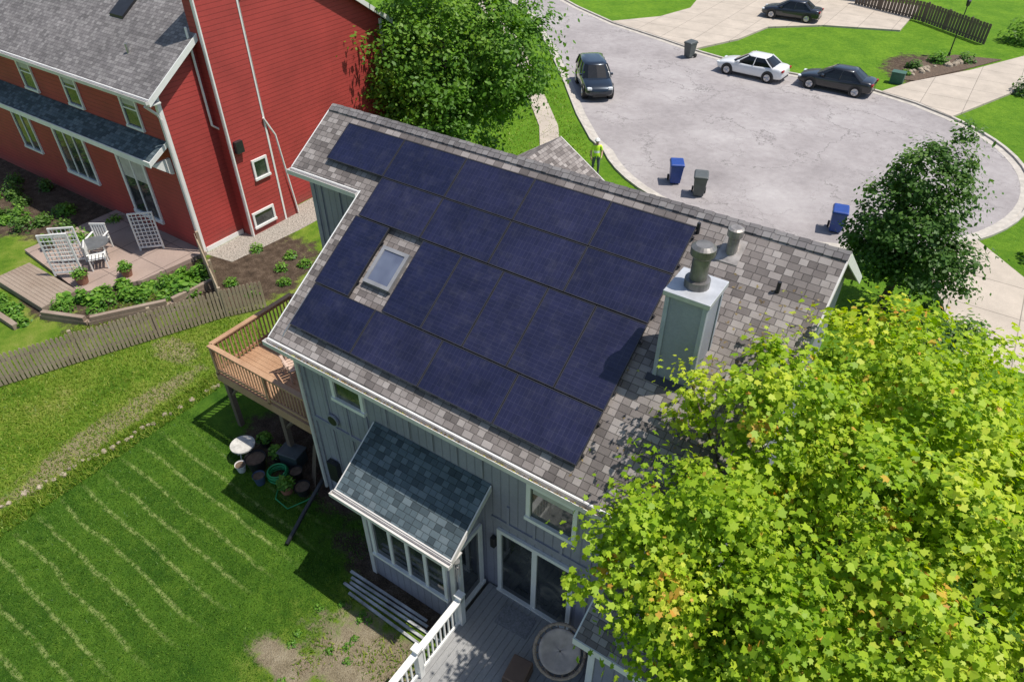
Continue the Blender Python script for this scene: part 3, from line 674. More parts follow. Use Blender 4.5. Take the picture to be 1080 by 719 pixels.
b.tube([(-1.5,-4.5,.03),(-1.2,-4.9,.03),(-.7,-4.95,.03),(-.5,-4.5,.03),(-.3,-4.25,.2)],.018,6)
b.make('garden_hose',M_hose,smooth=True)
e=empty('storage_bin',(-1.75,-3.75,0),.2);b=MB();b.box((-.3,-.22,0),(.3,.22,.45));b.make('body',simple('bin_dk',(.04,.06,.06),.5),e,bevel=.03);b=MB();b.box((-.33,-.25,.45),(.33,.25,.50));b.make('lid',simple('bin_lid',(.07,.08,.08),.6,var=.3),e,bevel=.02)
b=MB()
for k in range(4): b.tube([(-.9+.09*k,-3.9-.05*k,.05),(-.7+.05*k,-3.75,1.3+.1*k)],.018,6)
b.make('garden_tools',M_post)
b=MB();b.tube([(-.12,-4.1,.75),(-.14,-4.35,.55),(-.1,-4.9,.25),(.12,-5.7,.07)],.055,10);b.make('drain_pipe',M_black,smooth=True)
e=empty('lumber_pile')
b=MB()
for k in range(5):
    y=-5.34-.12*k+random.uniform(-.03,.03);z=.03;x0=2.1+random.uniform(-.2,.2);dy=random.uniform(-.06,.06);x1=x0+2.6+random.uniform(-.4,.2)
    b.hexa([(x0,y-.03,z),(x1,y-.03+dy,z),(x1,y+.03+dy,z),(x0,y+.03,z),(x0,y-.03,z+.04),(x1,y-.03+dy,z+.04),(x1,y+.03+dy,z+.04),(x0,y+.03,z+.04)])
b.make('boards',simple('painted_boards',(.36,.36,.36),.7,var=.5,scale=2),e)
# ------------------------------------------------------------------ lower grey deck
ld=empty('patio_deck')
b=MB();x=5.0
while x<9.4:
    b.box((x,-9.5,.55),(x+.138,wy-.03,.6+random.uniform(-.002,.002)));x+=.145
ob=b.make('deck_boards',M_deckgrey,ld)
b=MB();b.box((4.96,-9.5,.0),(4.995,wy-1.03,.6));b.box((4.96,-9.54,.0),(9.4,-9.505,.6));b.make('skirt',M_deckgrey,ld)
b=MB();rail_run(b,(5.06,-9.4),(5.06,-5.1),.6,.92,.13,.04)
for y in (-5.15,-6.5,-7.9,-9.3): b.box((4.99,y-.065,.55),(5.13,y+.065,1.62));b.box((4.97,y-.085,1.62),(5.15,y+.085,1.66))
b.make('white_railing',M_white,ld)
e=empty('door_mat',(6.0,-4.5,.605),.05);b=MB();b.box((-.38,-.24,0),(.38,.24,.015));b.make('mat',simple('mat_grey',(.22,.22,.23),.95,var=.3,scale=30),e)
e=empty('wicker_ottoman',(6.72,-5.5,.6),.12);b=MB();b.box((-.22,-.28,.04),(.22,.28,.36));b.make('body',simple('brown_wicker',(.10,.06,.04),.7,var=.4,scale=40,bump=.5),e,bevel=.03)
b=MB();b.box((-.21,-.27,.36),(.21,.27,.42));b.make('cushion',simple('brown_cushion',(.16,.10,.07),.8),e,bevel=.03)
b=MB()
for x in(-.19,.19):
    for y in (-.25,.25): b.tube([(x,y,0),(x,y,.06)],.02,8)
b.make('feet',M_black,e)
e=empty('round_wicker_chair',(7.25,-4.78,.6),.3);M_wick=simple('wicker_light',(.34,.25,.18),.7,var=.35,scale=30)
b=MB();T=Matrix.Translation((0,0,.55))@Matrix.Rotation(math.radians(28),4,'X')
for rr,hh in ((.5,.16),(.4,.04),(.3,-.05),(.16,-.1)):
    b.tube([tuple(T@Vector((rr*math.cos(t),rr*math.sin(t),hh))) for t in np.linspace(0,2*math.pi,25)],.022 if rr<.5 else .035,6)
for k in range(20):
    t=k*math.pi/10;b.tube([tuple(T@Vector((rr*math.cos(t),rr*math.sin(t),hh))) for rr,hh in ((.5,.16),(.4,.04),(.3,-.05),(.16,-.1))],.014,5)
for k in range(4):
    t=k*math.pi/2+.4;b.tube([(.3*math.cos(t),.3*math.sin(t),0),(.16*math.cos(t+.5),.16*math.sin(t+.5),.42)],.022,6)
b.tube([(.3*math.cos(t),.3*math.sin(t),.02) for t in np.linspace(0,2*math.pi,25)],.022,6)
b.make('frame',M_wick,e,smooth=True)
b=MB()
rings=[(.02,-.02),(.2,-.01),(.34,.05),(.44,.13),(.42,.2),(.3,.13),(.15,.08),(.02,.07)]
for k,(rr,hh) in enumerate(rings):
    for j in range(20):
        t=j*math.pi/10;b.v.append(tuple(T@Vector((rr*math.cos(t),rr*math.sin(t),hh+.01*math.sin(t*5)))))
for k in range(len(rings)-1):
    for j in range(20): b.f.append((k*20+j,k*20+(j+1)%20,(k+1)*20+(j+1)%20,(k+1)*20+j))
b.make('cushion',simple('cushion_tan',(.46,.37,.31),.85,var=.2),e,smooth=True,sub=1)
e=empty('wind_chime',(5.05,-5.15,2.6));b=MB();b.tube([(0,0,.2),(0,0,.22)],.07,12)
for k in range(6): t=k*1.047;b.tube([(.055*math.cos(t),.055*math.sin(t),-.25-.03*k),(.055*math.cos(t),.055*math.sin(t),.12)],.01,6)
b.tube([(0,0,-.4),(0,0,.35)],.004,4);b.tube([(0,0,-.02),(0,0,0)],.035,10);b.make('chimes',M_metal,e)
# ------------------------------------------------------------------ RED HOUSE
red=empty('red_house')
rx=-12.8;ry0,ry1=1.7,12.9;ryr=7.3;zE=6.35
rt=.66
def q1(y): return zE+.15+(y-ry0)*rt
def q2(y): return q1(ryr)-(y-ryr)*rt
b=MB();b.profx([(ry0,-.3),(ry0,q1(ry0)-.12),(ryr,q1(ryr)-.12),(ry1,q2(ry1)-.12),(ry1,-1.8)],-30,rx);b.make('walls',M_red,red)
b=MB();slope(b,-30.3,rx+.3,ry0-.4,ryr,q1,.14);slope(b,-30.3,rx+.3,ryr,ry1+.4,q2,.14);b.make('roof',M_shr,red)
b=MB()
def rake2(x0,x1,y0,y1,zf,h0=-.22,h1=.0):
    b.hexa([(x0,y0,zf(y0)+h0),(x1,y0,zf(y0)+h0),(x1,y1,zf(y1)+h0),(x0,y1,zf(y1)+h0),(x0,y0,zf(y0)+h1),(x1,y0,zf(y0)+h1),(x1,y1,zf(y1)+h1),(x0,y1,zf(y1)+h1)])
rake2(rx+.3,rx+.34,ry0-.4,ryr,q1);rake2(rx+.3,rx+.34,ryr,ry1+.4,q2)
b.box((-30.3,ry0-.44,q1(ry0-.4)-.24),(rx+.34,ry0-.401,q1(ry0-.4)-.0))
b.box((-30.3,ry0-.4,q1(ry0-.4)-.24),(rx+.3,ry0,q1(ry0-.4)-.2))
b.box((rx-.12,ry0-.03,0),(rx+.03,ry0-.001,6.2));b.box((rx+.001,ry0,0),(rx+.03,ry0+.12,6.3))
b.box((rx+.001,ry1-.14,-1.5),(rx+.03,ry1+.02,6.3))
b.make('trim',M_white,red)
b=MB();gutter(b,-30.3,rx+.35,ry0-.442,q1(ry0-.4)-.03)
b.tube([(rx+.12,ry0-.5,6.0),(rx+.1,ry0-.15,5.6),(rx+.1,ry0-.08,5.4),(rx+.1,ry0-.08,.2)],.05,8);b.make('gutter',M_gutter,red)
b=MB();b.box((rx+.001,3.65,.0),(rx+.55,5.4,10.6))
b.hexa([(rx+.001,5.4,.0),(rx+.55,5.4,.0),(rx+.55,6.05,.0),(rx+.001,6.05,.0),(rx+.001,5.4,4.6),(rx+.55,5.4,4.6),(rx+.55,5.45,4.2),(rx+.001,5.45,4.2)])
b.make('chimney_chase',M_red,red)
b=MB()
for y in (3.63,5.34): b.box((rx+.551,y,.0),(rx+.575,y+.08,10.6))
for y in (3.62,5.401): b.box((rx+.48,y,4.6 if y>5 else 0),(rx+.575,y+.028,10.6))
b.tube([(rx+.62,5.32,4.4),(rx+.62,5.7,3.6),(rx+.62,6.02,.1)],.04,6)
b.tube([(rx+.1,3.45,8.0),(rx+.1,3.45,4.6),(rx+.2,3.9,4.2)],.045,6)
b.box((rx+.0,ry0+.14,.0),(rx+.03,3.6,.2))
b.make('chase_trim',M_white,red)
e=MB();e.box((rx+.56,3.8,3.5),(rx+.72,4.12,3.95));e.make('meter_box',M_dark,red)
window(red,'x',rx+.55,4.45,5.0,2.25,2.9,1);window(red,'x',rx+.55,3.9,4.8,.35,.85,1)
for xx in (-14.6,-18.4,-21.6,-26): window(red,'y',ry0,xx-.42,xx+.42,4.72,6.02,-1,1,2,blind=.4)
window(red,'y',ry0,-16.75,-15.15,.75,3.1,-1,2,1,fr=.14,blind=.35);window(red,'y',ry0,-21.3,-19.2,1.3,3.4,-1,3,1,fr=.14)
window(red,'y',ry0,-24.6,-23.3,1.6,3.3,-1,2,1)
lz=lambda y:4.55+(y-1.7)*.55
b=MB();slope(b,-24.5,-12.95,.85,1.69,lz,.1);b.make('porch_roof',M_shteal,red)
b=MB();b.box((-24.55,.81,lz(.85)-.2),(-12.9,.849,lz(.85)));b.hexa([(-12.949,.85,lz(.85)-.18),(-12.92,.85,lz(.85)-.18),(-12.92,1.66,lz(1.66)-.18),(-12.949,1.66,lz(1.66)-.18),(-12.949,.85,lz(.85)+.0),(-12.92,.85,lz(.85)+.0),(-12.92,1.66,lz(1.66)+.0),(-12.949,1.66,lz(1.66)+.0)])
for x in (-13.1,-17.6,-22.3):
    b.hexa([(x-.05,1.60,3.3),(x+.05,1.60,3.3),(x+.05,1.69,3.3),(x-.05,1.69,3.3),(x-.05,.9,3.9),(x+.05,.9,3.9),(x+.05,1.69,3.9),(x-.05,1.69,3.9)])
b.make('porch_trim',M_white,red)
b=MB();y0,y1=3.5,4.3
b.hexa([(-17.3,y0,q1(y0)),(-16.5,y0,q1(y0)),(-16.5,y1,q1(y1)),(-17.3,y1,q1(y1)),(-17.3,y0,q1(y0)+.1),(-16.5,y0,q1(y0)+.1),(-16.5,y1,q1(y1)+.1),(-17.3,y1,q1(y1)+.1)])
b.make('skylight',M_dark,red)
b=MB();b.tube([(-15,2.5,q1(2.5)-.1),(-15,2.5,q1(2.5)+.3)],.05,8);b.make('plumbing_vent',M_metal,red)
slab('patio',[(-18.6,-2.2),(-14.0,-2.6),(-12.9,-.9),(-12.6,1.69),(-18.6,1.69)],M_patio,.16,.3)
b=MB()
y=-3.9
while y<-2.7: b.box((-17.3,y,.22),(-14.1,y+.13,.27));y+=.14
b.box((-17.3,-3.94,0),(-14.1,-3.905,.27));b.box((-14.095,-3.94,0),(-14.06,-2.75,.27));b.make('wooden_platform',M_timber)
def lattice(name,p,rot,w_,h):
    e=empty(name,p,rot);b=MB()
    b.box((0,-.03,0),(.06,.03,h));b.box((w_-.06,-.03,0),(w_,.03,h));b.box((.06,-.025,h-.06),(w_-.06,.025,h));b.box((.06,-.025,.1),(w_-.06,.025,.16))
    for k in range(1,6): b.box((w_*k/6-.015,-.012,.16),(w_*k/6+.015,.012,h-.06))
    z=.3
    while z<h-.1: b.box((.06,-.028,z),(w_-.06,-.013,z+.03));z+=.16
    b.make('slats',M_white,e)
lattice('white_trellis',(-14.8,.3,.16),.8,.9,1.6);lattice('white_trellis',(-15.6,-2.6,.27),.75,1.0,1.7);lattice('white_trellis',(-16.4,-1.9,.16),.75,.9,1.5)
chair('patio_chair',(-16.0,-.5,.16),.6,M_white,1.05);chair('patio_chair',(-15.0,-1.2,.16),2.6,M_white,1.05);table('patio_table',(-15.5,-.9,.16),.5,.72,M_metal)
pot('plant_pot',(-14.5,-2.2,.16),.25,.4,simple('clay',(.3,.14,.09)),.35);pot('plant_pot',(-17.8,-1.6,.16),.22,.35,M_post,.4);pot('plant_pot',(-13.6,-1.0,.16),.22,.35,simple('clay2',(.3,.14,.09)),.35)
b=MB()
bd=[(-13.9,-4.1),(-12.2,-3.4),(-10.8,-1.2),(-10.6,.6)]
for i in range(3):
    p=Vector((*bd[i],0));q=Vector((*bd[i+1],0));d=q-p;Mx=Matrix.Translation(p)@Matrix.Rotation(math.atan2(d.y,d.x),4,'Z')
    b.box((0,-.09,0),(d.length-.02,.09,.16),Mx);b.box((.1,-.08,.162),(d.length-.1,.08,.32),Mx)
b.box((-17.6,-5.0,0),(-14.0,-4.82,.2));b.box((-18.4,-6.2,0),(-15.4,-6.05,.18));b.make('timber_edging',M_timber)
for k in range(38):
    t=random.random();x=-13.6+2.6*t+random.uniform(-.9,.5);y=-3.5+3.7*t+random.uniform(-.4,.6)
    plant('garden_plant',(x,y,0),(random.uniform(.22,.5),)*2+(random.uniform(.2,.7),),200,random.choice([.1,.14,.22]))
for k in range(8): plant('garden_plant',(-17.5+k*.5+random.uniform(-.2,.2),-4.4+random.uniform(-.3,.3),0),(.3,.3,.35),150,.12)
for k in range(22):
    plant('shrub',(random.uniform(-26,-17.5),random.uniform(-1.4,1.2),0),(random.uniform(.3,.6),)*2+(random.uniform(.3,.8),),260,.12,M_dkl if k%3 else M_plant)
for x,y in ((-9.4,2.6),(-9.0,.9),(-8.6,2.0),(-11.3,3.0),(-9.8,3.4),(-8.9,3.3),(-10.2,.9)): plant('shrub',(x,y,0),(.3,.3,.35),160,.1)
sheet('gravel_strip',[(-12.75,1.7),(-11.4,1.9),(-11.1,5.0),(-11.0,12),(-12.75,12)],.006,simple('gravel',(.30,.27,.23),.95,var=.55,scale=18,bump=.5))
e=empty('air_conditioner',(-11.6,7.6,0));b=MB();b.box((-.4,-.4,.08),(.4,.4,.8));b.make('case',simple('ac_beige',(.5,.47,.42),.6),e,bevel=.03)
b=MB()
for k in range(9): b.box((-.415,-.38,.14+k*.07),(.415,.38,.16+k*.07));b.box((-.38,-.415,.14+k*.07),(.38,.415,.16+k*.07))
b.tube([(0,0,.79),(0,0,.83)],.32,20);b.box((-.45,-.45,0),(.45,.45,.075));b.make('grille',M_dark,e)
# ------------------------------------------------------------------ fences
def fence(name,p,q,h=1.15,mat=M_fence,sp=.125,pw=.09):
    p=Vector((*p,0));q=Vector((*q,0));d=q-p;L=d.length;e=empty(name,p,math.atan2(d.y,d.x));b=MB();t=0
    while t<L:
        hh=h+random.uniform(-.03,.02);tt=random.uniform(-.015,.015);z=.04
        b.hexa([(t,-.03,z),(t+pw,-.03,z),(t+pw,-.012,z),(t,-.012,z),(t+tt,-.03,hh-.06),(t+pw+tt,-.03,hh-.06),(t+pw+tt,-.012,hh-.06),(t+tt,-.012,hh-.06)])
        b.hexa([(t+tt,-.03,hh-.059),(t+pw+tt,-.03,hh-.059),(t+pw+tt,-.012,hh-.059),(t+tt,-.012,hh-.059),(t+tt+.025,-.03,hh),(t+pw+tt-.025,-.03,hh),(t+pw+tt-.025,-.012,hh),(t+tt+.025,-.012,hh)]);t+=sp
    b.box((0,-.011,.25),(L,.03,.34));b.box((0,-.011,h-.33),(L,.03,h-.24))
    for t in np.arange(0,L+.1,2.3): b.box((t-.05,.031,0),(t+.05,.13,h+.05))
    b.make('pickets',mat,e);return e
fence('picket_fence',(-13.6,-11.4),(-11.5,-6.7));fence('picket_fence',(-11.5,-6.7),(-8.7,-.55));fence('picket_fence',(-8.65,-.5),(-8.0,.6));fence('picket_fence',(-12.5,1.4),(-8.75,-.45))
for q in (fence('picket_fence',(-2,61.5),(4,59),1.5,M_post,.3,.25),fence('picket_fence',(4,59),(9,54.8),1.5,M_post,.3,.25)): q.location.z=ZS
b=MB();pts=[Vector(p) for p in ((-7.1,-10.5),(-6.85,-9.06),(-6.55,-7.4),(-6.35,-5.9),(-6.1,-3.85),(-6.05,-2.4),(-5.6,-1.2))]
for i in range(len(pts)-1):
    n=int((pts[i+1]-pts[i]).length/.17)
    for k in range(n):
        if random.random()<.2: continue
        c=pts[i].lerp(pts[i+1],(k+random.random()*.5)/n)+Vector((random.uniform(-.07,.07),0));s=random.uniform(.04,.095);hh=random.uniform(.03,.08);an=random.uniform(0,3)
        P=[]
        for zz,sc in ((-.02,1),(hh*.6,1.05),(hh,.6)):
            for j in range(6): t=an+j*1.047;P.append((c.x+random.uniform(-.02,.02)+s*sc*math.cos(t)*1.2,c.y+s*sc*math.sin(t)+random.uniform(-.02,.02),zz+random.uniform(-.01,.01)))
        i0=len(b.v);b.v+=P
        for r in (0,1):
            for j in range(6): b.f.append((i0+r*6+j,i0+r*6+(j+1)%6,i0+r*6+6+(j+1)%6,i0+r*6+6+j))
        b.f.append(tuple(i0+12+j for j in range(6)))
b.make('stone_edging',M_stone)
# ------------------------------------------------------------------ vehicles
def paint(name,c,metal=.3):
    m,nt,b_,oc=newmat(name)
    nt.links.new(RAMP(nt,NOISE(nt,oc,3,3),[(.3,tuple(x*.92 for x in c)),(.7,c)]),b_.inputs['Base Color'])
    b_.inputs['Roughness'].default_value=.3;b_.inputs['Metallic'].default_value=metal;b_.inputs['Coat Weight'].default_value=1;b_.inputs['Coat Roughness'].default_value=.05;return m
M_cglass=simple('car_glass',(.012,.014,.016),.05,0);M_rub=simple('tyre',(.02,.02,.02),.85);M_rim=simple('alloy',(.5,.5,.52),.3,.9);M_tail=simple('tail_light',(.35,.01,.01),.2);M_head=simple('head_light',(.75,.78,.8),.1)
def car(name,loc,rot,pm,suv=False,s=1.0):
    e=empty(name,loc,rot);e.scale=(s,s,s)
    if not suv:
        L=2.35;W=.91;st=[(-2.35,.38,.78,.66),(-2.27,.27,.97,.80),(-1.9,.22,1.03,.88),(-1.2,.2,.98,.91),(-.4,.2,.95,.915),(.5,.2,.94,.915),(1.1,.2,.95,.91),(1.7,.22,.86,.88),(2.15,.25,.74,.80),(2.35,.34,.58,.62)]
        gb=(-1.85,1.25,.94);gt=(-1.05,.30,1.43);wb=.80;wt=.60;wx=(-1.42,1.42);wr=.33
    else:
        L=2.3;W=.93;st=[(-2.3,.42,1.0,.74),(-2.24,.3,1.1,.85),(-1.9,.25,1.1,.92),(-1.0,.24,1.08,.935),(.2,.24,1.07,.935),(.9,.24,1.07,.93),(1.5,.26,1.02,.91),(2.05,.3,.92,.84),(2.3,.4,.72,.70)]
        gb=(-2.2,1.1,1.07);gt=(-1.85,.35,1.66);wb=.84;wt=.68;wx=(-1.35,1.38);wr=.37
    b=MB();n=12
    for x,z0,z1,w_ in st:
        h=z1-z0
        half=[(.0,z0),(w_*.86,z0),(w_*.97,z0+.12),(w_,z0+h*.45),(w_*.965,z1-.1),(w_*.84,z1-.0),(0,z1+.025)]
        ring=half+[(-y,z) for y,z in half[-2:0:-1]]
        b.v+=[(x,y,z) for y,z in ring]
    for i in range(len(st)-1):
        for j in range(n): b.f.append((i*n+j,i*n+(j+1)%n,(i+1)*n+(j+1)%n,(i+1)*n+j))
    b.f.append(tuple(range(n)));k=(len(st)-1)*n;b.f.append(tuple(k+j for j in range(n)))
    b.make('body',pm,e,smooth=True,sub=2)
    b=MB();sec=[]
    xb0,xb1,zb=gb;xt0,xt1,zt=gt
    for t in (0,.5,1):
        x0=xb0+(xt0-xb0)*t;x1=xb1+(xt1-xb1)*t;ww=wb+(wt-wb)*t+(.03 if t==.5 else 0);z=(zb-.05)+(zt-.015-zb+.05)*t
        sec.append([(x0,-ww*.72,z),(x0+.12,-ww,z),((x0+x1)/2,-ww*1.03,z),(x1-.25,-ww,z),(x1,-ww*.68,z),(x1+.04,0,z),(x1,ww*.68,z),(x1-.25,ww,z),((x0+x1)/2,ww*1.03,z),(x0+.12,ww,z),(x0,ww*.72,z),(x0-.03,0,z)])
    for q in sec: b.v+=q
    for i in range(2):
        for j in range(12): b.f.append((i*12+j,i*12+(j+1)%12,(i+1)*12+(j+1)%12,(i+1)*12+j))
    b.f.append(tuple(24+j for j in range(12)));b.make('windows',M_cglass,e,smooth=False)
    b=MB();tp=sec[2];cx=(xt0+xt1)/2
    b.v+=[(cx+(x-cx)*1.03,y*1.03,zt-.04) for x,y,z in tp]+[(cx+(x-cx)*.99,y*.97,zt+.01) for x,y,z in tp]+[(cx+(x-cx)*.7,y*.6,zt+.045) for x,y,z in tp]
    for i in range(2):
        for j in range(12): b.f.append((i*12+j,i*12+(j+1)%12,(i+1)*12+(j+1)%12,(i+1)*12+j))
    b.f.append(tuple(24+j for j in range(12)));b.make('roof',pm,e,smooth=True)
    b=MB()
    for sg in (-1,1):
        def P(t,fx,o=.012): 
            x0=xb0+(xt0-xb0)*t;x1=xb1+(xt1-xb1)*t;ww=(wb+(wt-wb)*t)*1.02+(.03*4*t*(1-t))+o;return (x0+(x1-x0)*fx,sg*ww,(zb-.05)+(zt-.065+.05-zb+.03)*t)
        for fx in ((.06,.5,.9) if not suv else (.05,.36,.66,.92)):
            b.tube([P(0,fx),P(.5,fx),P(1,fx)],.04 if fx!=.5 else .03,4)
    b.make('pillars',pm,e)
    b=MB();r=MB();ar=MB()
    for x in wx:
        for sg in (-1,1):
            y=sg*(W-.09);ar.tube([(x,sg*(W-.3),wr+.03),(x,sg*(W-.0),wr+.03)],wr+.07,24)
            b.tube([(x,y-sg*.1,wr),(x,y+sg*.07,wr),(x,y+sg*.105,wr)],[wr,wr,wr-.03],24)
            r.tube([(x,y+sg*.09,wr),(x,y+sg*.112,wr)],wr*.66,20)
            for k in range(5):
                t=k*1.2566;r.tube([(x,y+sg*.115,wr),(x+wr*.62*math.cos(t),y+sg*.115,wr+wr*.62*math.sin(t))],.03,4)
    ar.make('wheel_arches',M_black,e);b.make('tyres',M_rub,e);r.make('rims',M_rim,e)
    b=MB()
    for sg in (-1,1): b.box((L-.28,sg*.62-.14,.60 if not suv else .72),(L-.06,sg*.62+.14,.70 if not suv else .86))
    b.make('headlights',M_head,e,bevel=.03)
    b=MB()
    for sg in (-1,1): b.box((-L+.0,sg*.62-.15,.76),(-L+.12,sg*.62+.15,.9))
    b.make('taillights',M_tail,e,bevel=.02)
    b=MB();b.box((L-.12,-.42,.34),(L-.01,.42,.52));b.box((-L+.01,-.5,.28),(-L+.1,.5,.42));b.make('grille',M_black,e,bevel=.02)
    b=MB()
    for sg in (-1,1): b.box((xb1-.62,sg*(W+.02)-.09,zb+.0),(xb1-.45,sg*(W+.02)+.09,zb+.12))
    b.make('mirrors',pm,e,bevel=.03)
    return e
ZC=RZ+.006
M_wp=paint('white_paint',(.8,.8,.8),0);M_bp=paint('black_paint',(.02,.022,.026),.4);M_gp=paint('charcoal_paint',(.035,.04,.05),.6);M_np=paint('navy_paint',(.02,.03,.045),.5)
car('white_sedan',(-3.3,38.2,ZC),math.radians(176),M_wp,s=1.0)
car('black_sedan',(2.1,38.6,ZC),math.radians(179),M_bp,s=1.0)
car('black_minivan',(-10.8,29.7,ZC),math.radians(-52),M_np,suv=True,s=1.04)
car('black_car',(-5.3,53.5,DZ+.004),math.radians(184),M_gp,s=1.0)
# ------------------------------------------------------------------ wheelie bins
def cart(loc,rot,mat):
    e=empty('wheelie_bin',loc,rot);b=MB()
    w0,w1,d0,d1,h=.22,.29,.24,.33,.95
    b.hexa([(-w0,-d0,.06),(w0,-d0,.06),(w0,d0,.06),(-w0,d0,.06),(-w1,-d1,h),(w1,-d1,h),(w1,d1,h),(-w1,d1,h)]);b.box((-w1-.02,-d1-.02,h-.07),(w1+.02,d1+.02,h-.005));b.make('body',mat,e,bevel=.03)
    b=MB();b.hexa([(-w1-.03,-d1-.05,h),(w1+.03,-d1-.05,h),(w1+.03,d1+.02,h),(-w1-.03,d1+.02,h),(-w1+.02,-d1,h+.06),(w1-.02,-d1,h+.06),(w1-.02,d1-.02,h+.11),(-w1+.02,d1-.02,h+.11)]);b.make('lid',mat,e,bevel=.025)
    b=MB();b.tube([(-w1,d1+.07,h-.02),(w1,d1+.07,h-.02)],.018,8);b.box((-w1,d1+.0,h-.04),(-w1+.03,d1+.07,h));b.box((w1-.03,d1+.0,h-.04),(w1,d1+.07,h))
    for s in (-1,1): b.tube([(s*.24,d0+.05,.13),(s*.31,d0+.05,.13)],.13,16)
    b.make('wheels',M_rub,e);e.scale=(1.1,1.1,1.1)
M_blue=simple('bin_blue',(.02,.06,.27),.4);M_gry=simple('bin_grey',(.09,.10,.10),.5)
cart((-1.0,20.3,ZC),.5,M_blue);cart((.5,19.7,ZC),.35,M_gry);cart((6.9,19.9,ZC),.2,M_blue);cart((-8.3,39.4,ZC),-.3,M_gry)
# ------------------------------------------------------------------ person
def person(loc,rot):
    J=[((0,0,.95),(.15,.12)),((0,0,1.12),(.14,.105)),((0,0,1.33),(.17,.12)),((0,0,1.47),(.10,.075)),((0,-.01,1.54),(.052,.055)),((0,-.02,1.62),(.08,.095)),((0,-.01,1.71),(.075,.09)),
       ((.19,0,1.43),(.068,.068)),((.26,.02,1.15),(.05,.05)),((.22,-.16,.98),(.036,.036)),((.205,-.22,.94),(.036,.022)),
       ((-.19,0,1.43),(.068,.068)),((-.27,.03,1.15),(.05,.05)),((-.25,-.05,.9),(.036,.036)),((-.25,-.07,.83),(.036,.022)),
       ((.10,0,.88),(.10,.10)),((.12,-.03,.5),(.07,.07)),((.13,.02,.1),(.05,.05)),((.14,-.14,.05),(.045,.035)),
       ((-.10,0,.88),(.10,.10)),((-.13,.02,.5),(.07,.07)),((-.15,.08,.1),(.05,.05)),((-.17,-.07,.05),(.045,.035))]
    E=[(0,1),(1,2),(2,3),(3,4),(4,5),(5,6),(3,7),(7,8),(8,9),(9,10),(3,11),(11,12),(12,13),(13,14),(0,15),(15,16),(16,17),(17,18),(0,19),(19,20),(20,21),(21,22)]
    for hi,fw in ((10,(-.2,-.8,-.5)),(14,(0,-.3,-1))):
        h=Vector(J[hi][0]);fwv=Vector(fw).normalized()
        for k in range(5):
            st=h+Vector(((k-1.5)*.018,0,0)) if k<4 else h+Vector((.03,-.01,.02))
            ln=(.075,.085,.08,.06,.055)[k]
            J.append((tuple(st+fwv*.02),(.01,.01)));J.append((tuple(st+fwv*(.02+ln)+Vector((0,.012,0))),(.008,.008)))
            E.append((hi,len(J)-2));E.append((len(J)-2,len(J)-1))
    me=bpy.data.meshes.new('b');me.from_pydata([j[0] for j in J],E,[]);ob=bpy.data.objects.new('b',me);COL.objects.link(ob)
    sm=ob.modifiers.new('s','SKIN');sm.use_smooth_shade=True
    for i,j in enumerate(J): me.skin_vertices[0].data[i].radius=j[1]
    me.skin_vertices[0].data[0].use_root=True
    ss=ob.modifiers.new('ss','SUBSURF');ss.levels=1
    dg=bpy.context.evaluated_depsgraph_get();dg.update();m2=bpy.data.meshes.new_from_object(ob.evaluated_get(dg));bpy.data.objects.remove(ob)
    mats=[simple('hivis_shirt',(.62,.95,.04),.7,var=.05),simple('grey_trousers',(.10,.11,.14),.8),simple('skin',(.5,.3,.22),.5),simple('boots',(.04,.03,.02),.7),simple('hivis_band',(.8,.8,.8),.3),simple('hard_hat',(.8,.8,.78),.4)]
    m2.materials.clear()
    for m in mats:m2.materials.append(m)
    for p in m2.polygons:
        c=p.center;p.use_smooth=True
        arm=abs(c.x)>.2
        if c.z<.12: i=3
        elif c.z<.93 and not arm: i=1
        elif c.z<1.22 and arm: i=2
        elif c.z>1.49: i=2
        elif 1.13<c.z<1.17: i=4
        else: i=0
        p.material_index=i
    e=empty('person',loc,rot);o=bpy.data.objects.new('body',m2);COL.objects.link(o);o.parent=e
    b=MB();b.tube([(0,-.01,1.70),(0,-.01,1.72),(0,-.01,1.78),(0,-.01,1.82)],[.14,.118,.10,.03],16);b.make('hard_hat',mats[5],e,smooth=True)
    b=MB()
    for s in (-1,1): b.tube([(s*.03,-.112,1.655),(s*.03,-.118,1.655)],.010,8)
    b.box((-.025,-.115,1.575),(.025,-.108,1.583));b.make('eyes_mouth',M_black,e)
    b=MB();b.hexa([(-.014,-.11,1.60),(.014,-.11,1.60),(.014,-.09,1.60),(-.014,-.09,1.60),(-.007,-.112,1.65),(.007,-.112,1.65),(.007,-.09,1.65),(-.007,-.09,1.65)])
    for s in (-1,1): b.box((s*.078-.008,-.03,1.60),(s*.078+.008,.01,1.66))
    b.make('nose_ears',mats[2],e,bevel=.003)
    return e
pe=person((-4.75,18.9,ZS),.6);pe.scale=(1.06,1.06,1.06)
# ------------------------------------------------------------------ far things
fh=empty('white_house')
b=MB();b.box((-20,64,-1.4),(0,74,3.2));b.make('walls',simple('far_siding',(.45,.52,.58),.7),fh)
b=MB();b.box((-16,63.9,-1.2),(-4.5,63.99,1.5));b.make('garage_door',M_white,fh)
b=MB();b.profx([(63,3.1),(69,6.5),(75,3.1)],-20.5,.5);b.make('roof',M_shr,fh)
e=empty('street_lamp',(7.2,50.2,ZS));b=MB();b.tube([(0,0,0),(0,0,.3),(0,0,.3),(0,0,3.4)],[.09,.08,.045,.035],10);b.make('pole',M_black,e)
b=MB();b.tube([(0,0,3.4),(0,0,3.45),(0,0,3.75),(0,0,3.9)],[.07,.12,.17,.03],6);b.make('lantern',M_dark,e)
e=empty('utility_box',(5.2,42.1,ZS));b=MB();b.box((-.4,-.3,0),(.4,.3,.7));b.box((-.43,-.33,.7),(.43,.33,.76));b.make('box',simple('utility_green',(.05,.12,.09),.6),e,bevel=.02)
